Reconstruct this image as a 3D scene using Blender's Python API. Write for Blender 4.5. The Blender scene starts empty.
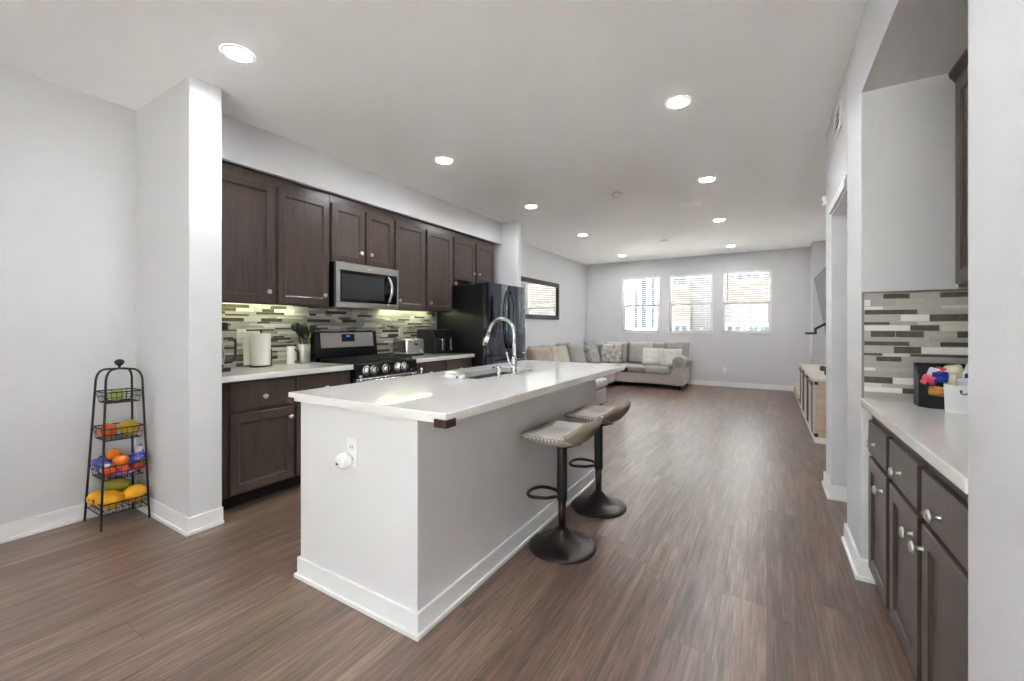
import bpy, bmesh, math, random
from mathutils import Vector, Matrix
random.seed(7)
R = math.radians
scene = bpy.context.scene
col = scene.collection

# ------------------------------------------------------------------ camera, sky, sun, exposure
cam_d = bpy.data.cameras.new('camera')
cam = bpy.data.objects.new('camera', cam_d)
col.objects.link(cam)
cam.location = (0, 0, 1.25)
cam.rotation_euler = (R(90), 0, R(31.19))
cam_d.sensor_width = 36.0
cam_d.lens = 421.1 / 1024 * 36.0
cam_d.shift_y = -13.9 / 1024
cam_d.clip_start = 0.02
scene.camera = cam

vs = scene.view_settings
vs.view_transform = 'Standard'
vs.look = 'None'
vs.gamma = 1.0
vs.use_curve_mapping = False
vs.exposure = 0.12

LAMP = 350.0          # radiance of the recessed downlights
SKY = 7.0            # brightness of the bright hazy sky
SUN = 80.0

world = bpy.data.worlds.new('sky')
scene.world = world
world.use_nodes = True
bg = world.node_tree.nodes['Background']
bg.inputs[0].default_value = (0.90, 0.95, 1.0, 1)
bg.inputs[1].default_value = SKY

sun_d = bpy.data.lights.new('sun', 'SUN')
sun_d.energy = SUN
sun_d.angle = R(2)
sun_d.color = (1.0, 0.98, 0.95)
sun = bpy.data.objects.new('sun', sun_d)
col.objects.link(sun)
sun.rotation_euler = (R(5), R(-32), 0)

def portal(name, loc, rot, w, h):
    d = bpy.data.lights.new(name, 'AREA')
    d.shape = 'RECTANGLE'
    d.size, d.size_y = w, h
    d.cycles.is_portal = True
    o = bpy.data.objects.new(name, d)
    col.objects.link(o)
    o.location = loc
    o.rotation_euler = rot
portal('window_daylight', (-1.42, 9.99, 1.75), (R(-90), 0, 0), 3.1, 1.35)
portal('patio_daylight', (-0.65, -2.77, 1.15), (R(90), 0, 0), 1.75, 2.35)

scene.cycles.max_bounces = 12
scene.cycles.diffuse_bounces = 8
scene.cycles.glossy_bounces = 4
scene.cycles.transparent_max_bounces = 12
scene.cycles.sample_clamp_indirect = 0.0
scene.cycles.caustics_reflective = False
scene.cycles.caustics_refractive = False

# ------------------------------------------------------------------ materials
def srgb(r, g, b):
    f = lambda c: (c / 255 / 12.92) if c / 255 <= 0.04045 else ((c / 255 + 0.055) / 1.055) ** 2.4
    return (f(r), f(g), f(b), 1)

MATS = {}
def mat(name, colr, rough=0.5, metal=0.0, bump=None, var=None, emit=None, spec=None, coat=None, sheen=None):
    m = bpy.data.materials.new(name)
    m.use_nodes = True
    nt = m.node_tree
    b = nt.nodes['Principled BSDF']
    b.inputs['Base Color'].default_value = colr
    b.inputs['Roughness'].default_value = rough
    b.inputs['Metallic'].default_value = metal
    if spec is not None: b.inputs['Specular IOR Level'].default_value = spec
    if coat is not None: b.inputs['Coat Weight'].default_value = coat
    if sheen is not None: b.inputs['Sheen Weight'].default_value = sheen
    if emit is not None:
        b.inputs['Emission Color'].default_value = emit[0]
        b.inputs['Emission Strength'].default_value = emit[1]
    if bump or var:
        tc = nt.nodes.new('ShaderNodeTexCoord')
        if var:   # (second colour, scale, (sx,sy,sz), detail)
            mp = nt.nodes.new('ShaderNodeMapping'); mp.inputs['Scale'].default_value = var[2]
            nz = nt.nodes.new('ShaderNodeTexNoise'); nz.inputs['Scale'].default_value = var[1]; nz.inputs['Detail'].default_value = var[3] if len(var) > 3 else 4
            rp = nt.nodes.new('ShaderNodeValToRGB')
            rp.color_ramp.elements[0].position = 0.35; rp.color_ramp.elements[1].position = 0.65
            rp.color_ramp.elements[0].color = colr; rp.color_ramp.elements[1].color = var[0]
            nt.links.new(tc.outputs['Object'], mp.inputs[0]); nt.links.new(mp.outputs[0], nz.inputs['Vector'])
            nt.links.new(nz.outputs['Fac'], rp.inputs[0]); nt.links.new(rp.outputs[0], b.inputs['Base Color'])
        if bump:  # (scale, strength, distance)
            nz = nt.nodes.new('ShaderNodeTexNoise'); nz.inputs['Scale'].default_value = bump[0]; nz.inputs['Detail'].default_value = 3
            bp = nt.nodes.new('ShaderNodeBump'); bp.inputs['Strength'].default_value = bump[1]; bp.inputs['Distance'].default_value = bump[2]
            nt.links.new(tc.outputs['Object'], nz.inputs['Vector'])
            nt.links.new(nz.outputs['Fac'], bp.inputs['Height']); nt.links.new(bp.outputs[0], b.inputs['Normal'])
    MATS[name] = m
    return m

mat('wall_paint', srgb(216, 216, 218), 0.6, bump=(140, 0.25, 0.002))
mat('ceiling_paint', srgb(250, 250, 251), 0.8, bump=(60, 0.2, 0.002))
mat('island_paint', srgb(225, 225, 226), 0.5, bump=(140, 0.2, 0.002))
mat('trim_paint', srgb(240, 240, 240), 0.4)
mat('espresso', srgb(66, 54, 49), 0.3, var=(srgb(78, 64, 58), 6, (8, 8, 0.6), 5))
mat('toe_kick_and_shadow', srgb(20, 17, 16), 0.6)  # black of the toe kicks, also the painted shade under the soffit
mat('quartz', srgb(232, 230, 227), 0.04, var=(srgb(229, 227, 223), 90, (1, 1, 1), 3))
mat('steel', srgb(200, 197, 193), 0.27, 1.0, bump=(6, 0.02, 0.001))
mat('chrome', srgb(225, 225, 225), 0.12, 1.0)
mat('nickel', srgb(226, 224, 221), 0.33, 1.0)
mat('black_glass', srgb(12, 12, 14), 0.05)
mat('smoked_glass', srgb(52, 54, 56), 0.08)
mat('black_enamel', srgb(14, 14, 15), 0.22)
mat('cast_iron', srgb(22, 22, 22), 0.6)
mat('black_metal', srgb(24, 22, 21), 0.45)
mat('bronze_metal', srgb(62, 55, 51), 0.36, 0.7)
mat('black_steel', srgb(104, 110, 120), 0.11, 1.0)
mat('black_side', srgb(13, 14, 17), 0.3)
mat('display_blue', srgb(20, 40, 80), 0.2, emit=(srgb(60, 120, 220), 0.6))
mat('display_black', srgb(8, 10, 18), 0.1)
mat('white_plastic', srgb(238, 238, 236), 0.35)
mat('paper', srgb(240, 236, 230), 0.9, bump=(90, 0.3, 0.002))
mat('ceramic', srgb(238, 237, 234), 0.15)
mat('brown_rubber', srgb(66, 36, 38), 0.6)
mat('black_plastic', srgb(20, 20, 21), 0.4)
mat('dark_plastic', srgb(40, 40, 42), 0.35)
mat('taupe', srgb(150, 139, 127), 0.75, bump=(300, 0.3, 0.001))
mat('sofa_fabric', srgb(194, 189, 184), 0.95, bump=(220, 0.4, 0.002), var=(srgb(184, 179, 174), 140, (1, 1, 1)))
mat('sofa_back_fabric', srgb(176, 172, 168), 0.95, bump=(220, 0.4, 0.002), var=(srgb(166, 162, 158), 140, (1, 1, 1)))
mat('ottoman_fabric', srgb(205, 203, 200), 0.95, bump=(220, 0.4, 0.002))
mat('tan_stripe', srgb(196, 170, 138), 0.95, var=(srgb(176, 168, 162), 9, (1, 1, 1), 2))
mat('tan_floral', srgb(200, 178, 148), 0.95, var=(srgb(206, 206, 208), 7, (1, 1, 1), 3))
mat('grey_floral', srgb(140, 134, 126), 0.95, var=(srgb(214, 210, 202), 11, (1, 1, 1), 3))
mat('pale_floral', srgb(200, 196, 190), 0.95, var=(srgb(150, 146, 142), 13, (1, 1, 1), 3))
mat('grey_pattern', srgb(178, 174, 172), 0.95, var=(srgb(150, 147, 147), 22, (1, 1, 1), 3))
mat('wood_pale', srgb(206, 182, 160), 0.55, var=(srgb(190, 164, 142), 5, (0.5, 0.5, 6), 5))
mat('wood_white', srgb(214, 206, 198), 0.55, var=(srgb(198, 188, 178), 5, (6, 6, 0.5), 5))
mat('door_pale', srgb(200, 190, 184), 0.5, var=(srgb(182, 172, 166), 5, (6, 6, 0.5), 5))
mat('mirror_glass', srgb(235, 238, 236), 0.01, 1.0)
mat('lens', (1, 1, 1, 1), 0.5, emit=((0.93, 0.965, 1.0, 1), LAMP))
def m_beam():
    # the flood beam of a downlight: strongest straight down, falling off to the side
    nt = MATS['lens'].node_tree; b = nt.nodes['Principled BSDF']
    g = nt.nodes.new('ShaderNodeNewGeometry'); d = nt.nodes.new('ShaderNodeVectorMath'); d.operation = 'DOT_PRODUCT'
    a = nt.nodes.new('ShaderNodeMath'); a.operation = 'ABSOLUTE'
    p = nt.nodes.new('ShaderNodeMath'); p.operation = 'POWER'; p.inputs[1].default_value = 0.9
    k = nt.nodes.new('ShaderNodeMath'); k.operation = 'MULTIPLY'; k.inputs[1].default_value = LAMP * 1.45
    nt.links.new(g.outputs['Normal'], d.inputs[0]); nt.links.new(g.outputs['Incoming'], d.inputs[1])
    nt.links.new(d.outputs['Value'], a.inputs[0]); nt.links.new(a.outputs[0], p.inputs[0]); nt.links.new(p.outputs[0], k.inputs[0])
    nt.links.new(k.outputs[0], b.inputs['Emission Strength'])
m_beam()
mat('undercabinet_led', (1, 1, 1, 1), 0.5, emit=((0.92, 1.0, 0.62, 1), 19.0))
mat('grille_dark', srgb(70, 70, 70), 0.7)
mat('tile_dark', srgb(104, 97, 87), 0.18, var=(srgb(88, 82, 74), 40, (1, 1, 1)))
mat('tile_grey', srgb(178, 175, 170), 0.2)
mat('tile_beige', srgb(194, 190, 181), 0.25, var=(srgb(183, 179, 170), 30, (1, 1, 4)))
mat('tile_white', srgb(234, 234, 230), 0.12)
mat('tile_pale', srgb(216, 214, 202), 0.12)
mat('grout', srgb(186, 182, 174), 0.9)
mat('edge_metal', srgb(140, 132, 124), 0.35, 0.8)
mat('lime_skin', srgb(150, 176, 60), 0.35, var=(srgb(172, 186, 84), 12, (1, 1, 1)))
mat('tomato_skin', srgb(214, 66, 30), 0.3, var=(srgb(232, 120, 50), 10, (1, 1, 1)))
mat('mango_skin', srgb(214, 160, 30), 0.35, var=(srgb(150, 150, 44), 9, (1, 1, 1)))
mat('green_mango_skin', srgb(120, 140, 48), 0.35, var=(srgb(176, 148, 40), 8, (1, 1, 1)))
mat('orange_skin', srgb(240, 130, 24), 0.4, bump=(160, 0.3, 0.001))
mat('deep_orange_skin', srgb(226, 80, 26), 0.4, bump=(160, 0.3, 0.001))
mat('yellow_skin', srgb(246, 186, 20), 0.4, bump=(120, 0.2, 0.001), var=(srgb(240, 160, 24), 8, (1, 1, 1)))
mat('blue_film', srgb(40, 52, 150), 0.25, var=(srgb(110, 120, 190), 16, (1, 1, 1)))
mat('white_film', srgb(226, 222, 230), 0.3)
mat('pink_film', srgb(226, 84, 110), 0.3)
mat('royal_film', srgb(24, 62, 170), 0.3)
mat('gold_film', srgb(206, 146, 60), 0.35, var=(srgb(180, 110, 40), 40, (1, 1, 1)))
mat('cream_paper', srgb(230, 224, 190), 0.6)
mat('red_film', srgb(190, 30, 44), 0.35)
mat('green_utensil', srgb(120, 140, 40), 0.5)
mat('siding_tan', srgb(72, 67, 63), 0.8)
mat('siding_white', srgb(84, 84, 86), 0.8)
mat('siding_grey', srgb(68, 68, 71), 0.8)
mat('house_glass', srgb(40, 50, 56), 0.1)
mat('concrete', srgb(214, 211, 204), 0.9)
mat('bush_leaf', srgb(84, 100, 64), 0.8)

def m_siding(name, period):
    m = MATS[name]; nt = m.node_tree; b = nt.nodes['Principled BSDF']
    tc = nt.nodes.new('ShaderNodeTexCoord'); wv = nt.nodes.new('ShaderNodeTexWave')
    wv.wave_type = 'BANDS'; wv.bands_direction = 'Z'; wv.wave_profile = 'SAW'
    wv.inputs['Scale'].default_value = 0.31415 / period
    bp = nt.nodes.new('ShaderNodeBump'); bp.inputs['Strength'].default_value = 1; bp.inputs['Distance'].default_value = 0.03
    nt.links.new(tc.outputs['Object'], wv.inputs[0]); nt.links.new(wv.outputs['Fac'], bp.inputs['Height']); nt.links.new(bp.outputs[0], b.inputs['Normal'])
for n in ('siding_tan', 'siding_white', 'siding_grey'): m_siding(n, 0.16)

def m_floor():
    m = bpy.data.materials.new('plank_floor'); m.use_nodes = True; MATS['plank_floor'] = m
    nt = m.node_tree; N = nt.nodes; L = nt.links; b = N['Principled BSDF']
    def math_(op, a, bb=None):
        n = N.new('ShaderNodeMath'); n.operation = op
        for i, v in enumerate((a, bb)):
            if v is None: continue
            if isinstance(v, (int, float)): n.inputs[i].default_value = v
            else: L.new(v, n.inputs[i])
        return n.outputs[0]
    tc = N.new('ShaderNodeTexCoord'); sp = N.new('ShaderNodeSeparateXYZ'); L.new(tc.outputs['Object'], sp.inputs[0])
    x, y = sp.outputs[0], sp.outputs[1]
    xs = math_('DIVIDE', x, 0.178); row = math_('FLOOR', xs); fx = math_('FRACT', xs)
    wr = N.new('ShaderNodeTexWhiteNoise'); wr.noise_dimensions = '1D'; L.new(row, wr.inputs['W'])
    ys = math_('ADD', math_('DIVIDE', y, 1.22), math_('MULTIPLY', wr.outputs['Value'], 7.3)); cel = math_('FLOOR', ys); fy = math_('FRACT', ys)
    cb = N.new('ShaderNodeCombineXYZ'); L.new(row, cb.inputs[0]); L.new(cel, cb.inputs[1])
    wn = N.new('ShaderNodeTexWhiteNoise'); wn.noise_dimensions = '2D'; L.new(cb.outputs[0], wn.inputs['Vector'])
    rp = N.new('ShaderNodeValToRGB'); L.new(wn.outputs['Value'], rp.inputs[0])
    cols = [(0, (108, 89, 78)), (0.2, (124, 104, 92)), (0.45, (116, 96, 84)), (0.7, (129, 109, 97)), (1.0, (136, 116, 101))]
    rp.color_ramp.elements[0].color = srgb(*cols[0][1]); rp.color_ramp.elements[1].color = srgb(*cols[-1][1])
    for p, c in cols[1:-1]:
        e = rp.color_ramp.elements.new(p); e.color = srgb(*c)
    # grain, stretched along the plank and shifted from plank to plank
    off = N.new('ShaderNodeVectorMath'); off.operation = 'MULTIPLY_ADD'
    L.new(tc.outputs['Object'], off.inputs[0]); off.inputs[1].default_value = (1, 1, 1); L.new(wn.outputs['Color'], off.inputs[2])
    of2 = N.new('ShaderNodeVectorMath'); of2.operation = 'MULTIPLY'; L.new(off.outputs[0], of2.inputs[0]); of2.inputs[1].default_value = (58, 2.6, 1)
    g1 = N.new('ShaderNodeTexNoise'); g1.inputs['Scale'].default_value = 1.6; g1.inputs['Detail'].default_value = 8; g1.inputs['Roughness'].default_value = 0.65; g1.inputs['Distortion'].default_value = 0.6
    L.new(of2.outputs[0], g1.inputs['Vector'])
    gr = N.new('ShaderNodeValToRGB'); L.new(g1.outputs['Fac'], gr.inputs[0])
    gr.color_ramp.elements[0].position = 0.3; gr.color_ramp.elements[0].color = (0.42, 0.39, 0.37, 1)
    gr.color_ramp.elements[1].position = 0.7; gr.color_ramp.elements[1].color = (1.42, 1.38, 1.34, 1)
    of3 = N.new('ShaderNodeVectorMath'); of3.operation = 'MULTIPLY'; L.new(off.outputs[0], of3.inputs[0]); of3.inputs[1].default_value = (16, 1.5, 1)
    g2 = N.new('ShaderNodeTexNoise'); g2.inputs['Scale'].default_value = 1.5; g2.inputs['Detail'].default_value = 4; L.new(of3.outputs[0], g2.inputs['Vector'])
    g2r = N.new('ShaderNodeValToRGB'); L.new(g2.outputs['Fac'], g2r.inputs[0])
    g2r.color_ramp.elements[0].position = 0.3; g2r.color_ramp.elements[0].color = (0.62, 0.60, 0.60, 1)
    g2r.color_ramp.elements[1].position = 0.7; g2r.color_ramp.elements[1].color = (1.30, 1.25, 1.21, 1)
    def mul(a, c):
        n = N.new('ShaderNodeMix'); n.data_type = 'RGBA'; n.blend_type = 'MULTIPLY'; n.inputs['Factor'].default_value = 1
        L.new(a, n.inputs['A']); L.new(c, n.inputs['B']); return n.outputs['Result']
    c = mul(mul(rp.outputs[0], gr.outputs[0]), g2r.outputs[0])
    ex = math_('MINIMUM', fx, math_('SUBTRACT', 1, fx)); ey = math_('MINIMUM', fy, math_('SUBTRACT', 1, fy))
    seam = math_('MINIMUM', math_('MULTIPLY', ex, 0.178), math_('MULTIPLY', ey, 1.22))
    sm = math_('GREATER_THAN', seam, 0.0013)
    mx = N.new('ShaderNodeMix'); mx.data_type = 'RGBA'; L.new(sm, mx.inputs['Factor']); mx.inputs['A'].default_value = srgb(84, 69, 61); L.new(c, mx.inputs['B'])
    L.new(mx.outputs['Result'], b.inputs['Base Color'])
    b.inputs['Roughness'].default_value = 0.33
    b.inputs['Specular IOR Level'].default_value = 1.0
    bp = N.new('ShaderNodeBump'); bp.inputs['Strength'].default_value = 0.12; bp.inputs['Distance'].default_value = 0.002
    L.new(g1.outputs['Fac'], bp.inputs['Height']); L.new(bp.outputs[0], b.inputs['Normal'])
m_floor()

def m_glass():
    m = bpy.data.materials.new('window_glass'); m.use_nodes = True; MATS['window_glass'] = m
    nt = m.node_tree; nt.nodes.remove(nt.nodes['Principled BSDF'])
    t = nt.nodes.new('ShaderNodeBsdfTransparent'); t.inputs[0].default_value = (0.97, 0.985, 0.98, 1)
    g = nt.nodes.new('ShaderNodeBsdfGlossy'); g.inputs['Roughness'].default_value = 0.02
    f = nt.nodes.new('ShaderNodeFresnel'); f.inputs[0].default_value = 1.3
    x = nt.nodes.new('ShaderNodeMixShader')
    nt.links.new(f.outputs[0], x.inputs[0]); nt.links.new(t.outputs[0], x.inputs[1]); nt.links.new(g.outputs[0], x.inputs[2])
    nt.links.new(x.outputs[0], nt.nodes['Material Output'].inputs[0])
m_glass()

def m_weave():
    m = mat('woven_fabric', srgb(176, 168, 158), 0.85)
    nt = m.node_tree; b = nt.nodes['Principled BSDF']
    tc = nt.nodes.new('ShaderNodeTexCoord'); mp = nt.nodes.new('ShaderNodeMapping'); mp.inputs['Rotation'].default_value = (0, 0, R(45))
    ck = nt.nodes.new('ShaderNodeTexVoronoi'); ck.inputs['Scale'].default_value = 66; ck.inputs['Randomness'].default_value = 0.0
    rp = nt.nodes.new('ShaderNodeValToRGB'); rp.color_ramp.elements[0].color = srgb(208, 202, 194); rp.color_ramp.elements[1].color = srgb(116, 108, 99)
    rp.color_ramp.elements[0].position = 0.3; rp.color_ramp.elements[1].position = 0.72
    bp = nt.nodes.new('ShaderNodeBump'); bp.invert = True; bp.inputs['Strength'].default_value = 0.7; bp.inputs['Distance'].default_value = 0.004
    nt.links.new(tc.outputs['Object'], mp.inputs[0]); nt.links.new(mp.outputs[0], ck.inputs['Vector'])
    nt.links.new(ck.outputs['Distance'], rp.inputs[0]); nt.links.new(rp.outputs[0], b.inputs['Base Color'])
    nt.links.new(ck.outputs['Distance'], bp.inputs['Height']); nt.links.new(bp.outputs[0], b.inputs['Normal'])
m_weave()

def m_fuzzy():
    m = mat('shaggy_white', srgb(222, 216, 208), 1.0)
    nt = m.node_tree; b = nt.nodes['Principled BSDF']
    tc = nt.nodes.new('ShaderNodeTexCoord'); wv = nt.nodes.new('ShaderNodeTexWave'); wv.bands_direction = 'Y'
    wv.inputs['Scale'].default_value = 7; wv.inputs['Distortion'].default_value = 6; wv.inputs['Detail'].default_value = 3; wv.inputs['Detail Scale'].default_value = 6
    rp = nt.nodes.new('ShaderNodeValToRGB'); rp.color_ramp.elements[0].color = srgb(224, 220, 214); rp.color_ramp.elements[1].color = srgb(238, 235, 230)
    bp = nt.nodes.new('ShaderNodeBump'); bp.inputs['Distance'].default_value = 0.006
    nt.links.new(tc.outputs['Object'], wv.inputs[0]); nt.links.new(wv.outputs['Fac'], rp.inputs[0]); nt.links.new(rp.outputs[0], b.inputs['Base Color'])
    nt.links.new(wv.outputs['Fac'], bp.inputs['Height']); nt.links.new(bp.outputs[0], b.inputs['Normal'])
m_fuzzy()

# ------------------------------------------------------------------ mesh helpers
ORG = {}      # world origin of every object made here

def unrot(p, org, rz):
    v = Vector(p) - Vector(org)
    return Matrix.Rotation(-rz, 3, 'Z') @ v if rz else v

class MB:
    """collects shapes, then links them as ONE mesh object"""
    def __init__(s, M=None):
        s.bm = bmesh.new(); s.M = M
    def _fin(s, vs, faces, mi, smooth):
        if s.M is not None:
            for v in vs: v.co = s.M @ v.co
        for f in faces: f.material_index = mi; f.smooth = smooth
    def add(s, verts, faces, mi=0, smooth=False):
        vs = [s.bm.verts.new(v) for v in verts]
        fs = []
        for f in faces:
            try: fs.append(s.bm.faces.new([vs[i] for i in f]))
            except ValueError: pass
        s._fin(vs, fs, mi, smooth); return vs, fs
    def box(s, x0, x1, y0, y1, z0, z1, bev=0.0, mi=0, seg=2, smooth=False):
        if x0 > x1: x0, x1 = x1, x0
        if y0 > y1: y0, y1 = y1, y0
        if z0 > z1: z0, z1 = z1, z0
        t = bmesh.new()
        bmesh.ops.create_cube(t, size=1)
        for v in t.verts: v.co = Vector(((x0 + x1) / 2 + v.co.x * (x1 - x0), (y0 + y1) / 2 + v.co.y * (y1 - y0), (z0 + z1) / 2 + v.co.z * (z1 - z0)))
        if bev > 0:
            bmesh.ops.bevel(t, geom=t.edges[:], offset=min(bev, 0.49 * min(x1 - x0, y1 - y0, z1 - z0)), segments=seg, profile=0.5, affect='EDGES')
        s.merge(t, mi, smooth); return s
    def merge(s, t, mi=0, smooth=False):
        t.verts.index_update()
        s.add([v.co.copy() for v in t.verts], [[v.index for v in f.verts] for f in t.faces], mi, smooth); t.free()
    def rings(s, rings, closed=True, caps=True, mi=0, smooth=True):
        n = len(rings[0]); V = [p for r in rings for p in r]; F = []
        for i in range(len(rings) - 1):
            for j in range(n if closed else n - 1):
                k = (j + 1) % n
                F.append((i * n + j, i * n + k, (i + 1) * n + k, (i + 1) * n + j))
        if caps and closed:
            F.append(tuple(reversed(range(n)))); F.append(tuple(range((len(rings) - 1) * n, len(rings) * n)))
        s.add(V, F, mi, smooth); return s
    def tube(s, pts, r, n=8, closed=False, mi=0):
        P = [Vector(p) for p in pts]
        rs = r if isinstance(r, (list, tuple)) else [r] * len(P)
        T = []
        for i in range(len(P)):
            a = P[i - 1] if (i > 0 or closed) else P[i]
            b = P[(i + 1) % len(P)] if (i < len(P) - 1 or closed) else P[i]
            T.append((b - a).normalized())
        u = T[0].orthogonal().normalized(); rings = []
        for i in range(len(P)):
            u = (u - T[i] * u.dot(T[i])).normalized(); w = T[i].cross(u)
            rings.append([P[i] + (u * math.cos(2 * math.pi * k / n) + w * math.sin(2 * math.pi * k / n)) * rs[i] for k in range(n)])
        if closed: rings.append(rings[0]); s.rings(rings, True, False, mi)
        else: s.rings(rings, True, True, mi)
        return s
    def lathe(s, prof, c, n=32, axis='z', mi=0, caps=True):
        rings = []
        for r, h in prof:
            ring = []
            for k in range(n):
                a = 2 * math.pi * k / n
                p = (r * math.cos(a), r * math.sin(a), h)
                if axis == 'x': p = (p[2], p[0], p[1])
                if axis == '-x': p = (-p[2], p[1], p[0])
                if axis == 'y': p = (p[1], p[2], p[0])
                if axis == '-y': p = (p[0], -p[2], p[1])
                ring.append(Vector(c) + Vector(p))
            rings.append(ring)
        s.rings(rings, True, caps, mi); return s
    def prism(s, poly, f0, f1, mi=0, smooth=False):
        """poly of 2-D points; f0,f1 map a point to its two ends"""
        n = len(poly); V = [f0(p) for p in poly] + [f1(p) for p in poly]
        F = [tuple(range(n - 1, -1, -1)), tuple(range(n, 2 * n))] + [(i, (i + 1) % n, n + (i + 1) % n, n + i) for i in range(n)]
        s.add(V, F, mi, smooth); return s
    def blob(s, c, rx, ry, rz, rot=None, seg=20, rings=12, dent=0.0, seedn=0, mi=0):
        t = bmesh.new(); bmesh.ops.create_uvsphere(t, u_segments=seg, v_segments=rings, radius=1)
        rm = rot.to_matrix() if rot else Matrix.Identity(3)
        for v in t.verts:
            p = v.co.copy()
            if dent: p *= 1 - dent * max(0, abs(p.z) - 0.75) * 2
            v.co = Vector(c) + rm @ Vector((p.x * rx, p.y * ry, p.z * rz))
        s.merge(t, mi, True); return s
    def build(s, name, m, parent=None, org=None, fix=True, mods=None):
        if fix: bmesh.ops.recalc_face_normals(s.bm, faces=s.bm.faces[:])
        me = bpy.data.meshes.new(name)
        if parent is None and org is None:
            xs = [v.co for v in s.bm.verts]
            org = Vector((sum((min(c.x for c in xs), max(c.x for c in xs))) / 2, sum((min(c.y for c in xs), max(c.y for c in xs))) / 2, min(c.z for c in xs)))
        base = Vector(ORG[parent.name]) if parent is not None else Vector(org)
        for v in s.bm.verts: v.co -= base
        s.bm.to_mesh(me); s.bm.free()
        for q in (m if isinstance(m, (list, tuple)) else [m]): me.materials.append(MATS[q])
        o = bpy.data.objects.new(name, me); col.objects.link(o)
        if parent is not None: o.parent = parent
        else: o.location = base
        ORG[o.name] = tuple(base)
        return o

def thing(name, label, cat, loc, group=None):
    o = bpy.data.objects.new(name, None); col.objects.link(o)
    o.empty_display_size = 0.05
    o.location = loc; ORG[o.name] = tuple(loc)
    return tag(o, label, cat, group)
def tag(o, label, cat, group=None, kind=None):
    o['label'] = label; o['category'] = cat
    if group: o['group'] = group
    if kind: o['kind'] = kind
    return o
def struct(o):
    o['kind'] = 'structure'; return o
def copy_tree(o, parent=None):
    c = o.copy(); col.objects.link(c); ORG[c.name] = ORG.get(o.name, (0, 0, 0))
    if parent is not None: c.parent = parent
    for ch in [q for q in bpy.data.objects if q.parent == o]: copy_tree(ch, c)
    return c

# frame map for faces on a cabinet front: (u along Y, v up, w outward)
def front(xface, sgn):
    return lambda u, v, w: Vector((xface + sgn * w, u, v))

def shaker(u0, u1, v0, v1, fm, rail=0.058, t=0.02, rec=0.009, flat=False):
    mb = MB(); b = 0.0025
    def q(pts, F, ): mb.add([fm(*p) for p in pts], F)
    a = [(u0, v0), (u1, v0), (u1, v1), (u0, v1)]
    def inset(d): return [(u0 + d, v0 + d), (u1 - d, v0 + d), (u1 - d, v1 - d), (u0 + d, v1 - d)]
    loops = [[(u, v, 0) for u, v in a], [(u, v, t - b) for u, v in a], [(u, v, t) for u, v in inset(b)]]
    if not flat:
        loops += [[(u, v, t) for u, v in inset(rail)], [(u, v, t - rec * 0.55) for u, v in inset(rail + 0.003)], [(u, v, t - rec) for u, v in inset(rail + 0.012)]]
    P = [p for l in loops for p in l]; F = [(3, 2, 1, 0)]
    for i in range(len(loops) - 1):
        for j in range(4): F.append((i * 4 + j, i * 4 + (j + 1) % 4, (i + 1) * 4 + (j + 1) % 4, (i + 1) * 4 + j))
    e = (len(loops) - 1) * 4; F.append((e, e + 1, e + 2, e + 3))
    q(P, F); return mb

def knob(parent, p, axis, r=0.018):
    return MB().lathe([(0.009, 0), (0.006, 0.004), (0.0055, 0.016), (0.008, 0.02), (r, 0.024), (r * 1.02, 0.028), (r * 0.8, 0.033), (0.002, 0.0345)], p, 20, axis).build('knob', 'nickel', parent)

# ------------------------------------------------------------------ room shell
XL, XK, XR, C = -3.80, -3.70, 0.40, 2.77
YF, YB = 9.82, -2.60
YA = 2.685          # far side of the right-hand alcove
struct(MB().box(-4.1, 2.3, YB - 0.3, YF + 0.25, -0.12, 0).build('floor', 'plank_floor', org=(0, 0, 0)))
struct(MB().box(-4.1, 2.3, YB - 0.3, YF + 0.25, C, C + 0.12).build('ceiling', 'ceiling_paint'))
struct(MB().box(XL - 0.15, XL, YB - 0.15, YF + 0.15, 0, C).build('wall_left', 'wall_paint'))
struct(MB().box(XL, -2.98, 1.165, 1.344, 0, C, 0.006).build('wall_left_stub', 'wall_paint'))
struct(MB().box(XL, XK, 1.344, 5.2, 0, C).build('wall_kitchen', 'wall_paint'))
struct(MB().box(XK, -3.32, 1.344, 5.2, 2.45, C, 0.004).build('wall_soffit', 'wall_paint'))
struct(MB().box(XL, -3.06, 5.2, 5.31, 0, C, 0.006).build('wall_left_pier', 'wall_paint'))
WIN = [(-2.918, -2.056), (-1.863, -0.98), (-0.80, 0.08)]
WZ0, WZ1 = 1.108, 2.39
mb = MB()
mb.box(XL, 1.1, YF, YF + 0.15, 0, WZ0); mb.box(XL, 1.1, YF, YF + 0.15, WZ1, C)
xs = [XL] + [v for w in WIN for v in w] + [1.1]
for i in range(0, 8, 2): mb.box(xs[i], xs[i + 1], YF, YF + 0.15, WZ0, WZ1)
struct(mb.build('wall_far', 'wall_paint'))
struct(MB().box(0.70, 1.1, 9.23, YF, 0, C, 0.004).build('wall_far_return', 'wall_paint'))
struct(MB().box(XR, 1.17, YB - 0.15, 1.39, 0, C, 0.004).build('wall_right', 'wall_paint'))
struct(MB().box(1.07, 1.17, 1.39, YA, 0, C).build('wall_alcove', 'wall_paint'))
struct(MB().box(XR, 1.07, 1.39, YA, 2.41, C).build('wall_right_header', 'wall_paint'))
struct(MB().box(XR, 2.2, YA, 3.12, 0, C, 0.004).build('wall_right_pier', 'wall_paint'))
struct(MB().box(XR, 2.2, 3.12, 3.82, 2.065, C).build('wall_doorway_header', 'wall_paint'))
struct(MB().box(XR, 2.2, 3.82, 4.14, 0, C, 0.004).build('wall_doorway_pier', 'wall_paint'))
struct(MB().box(2.1, 2.2, 3.12, 3.82, 0, C).build('wall_hallway', 'wall_paint'))
struct(MB().box(0.90, 1.1, 4.14, 9.23, 0, C).build('wall_living_right', 'wall_paint'))
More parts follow.
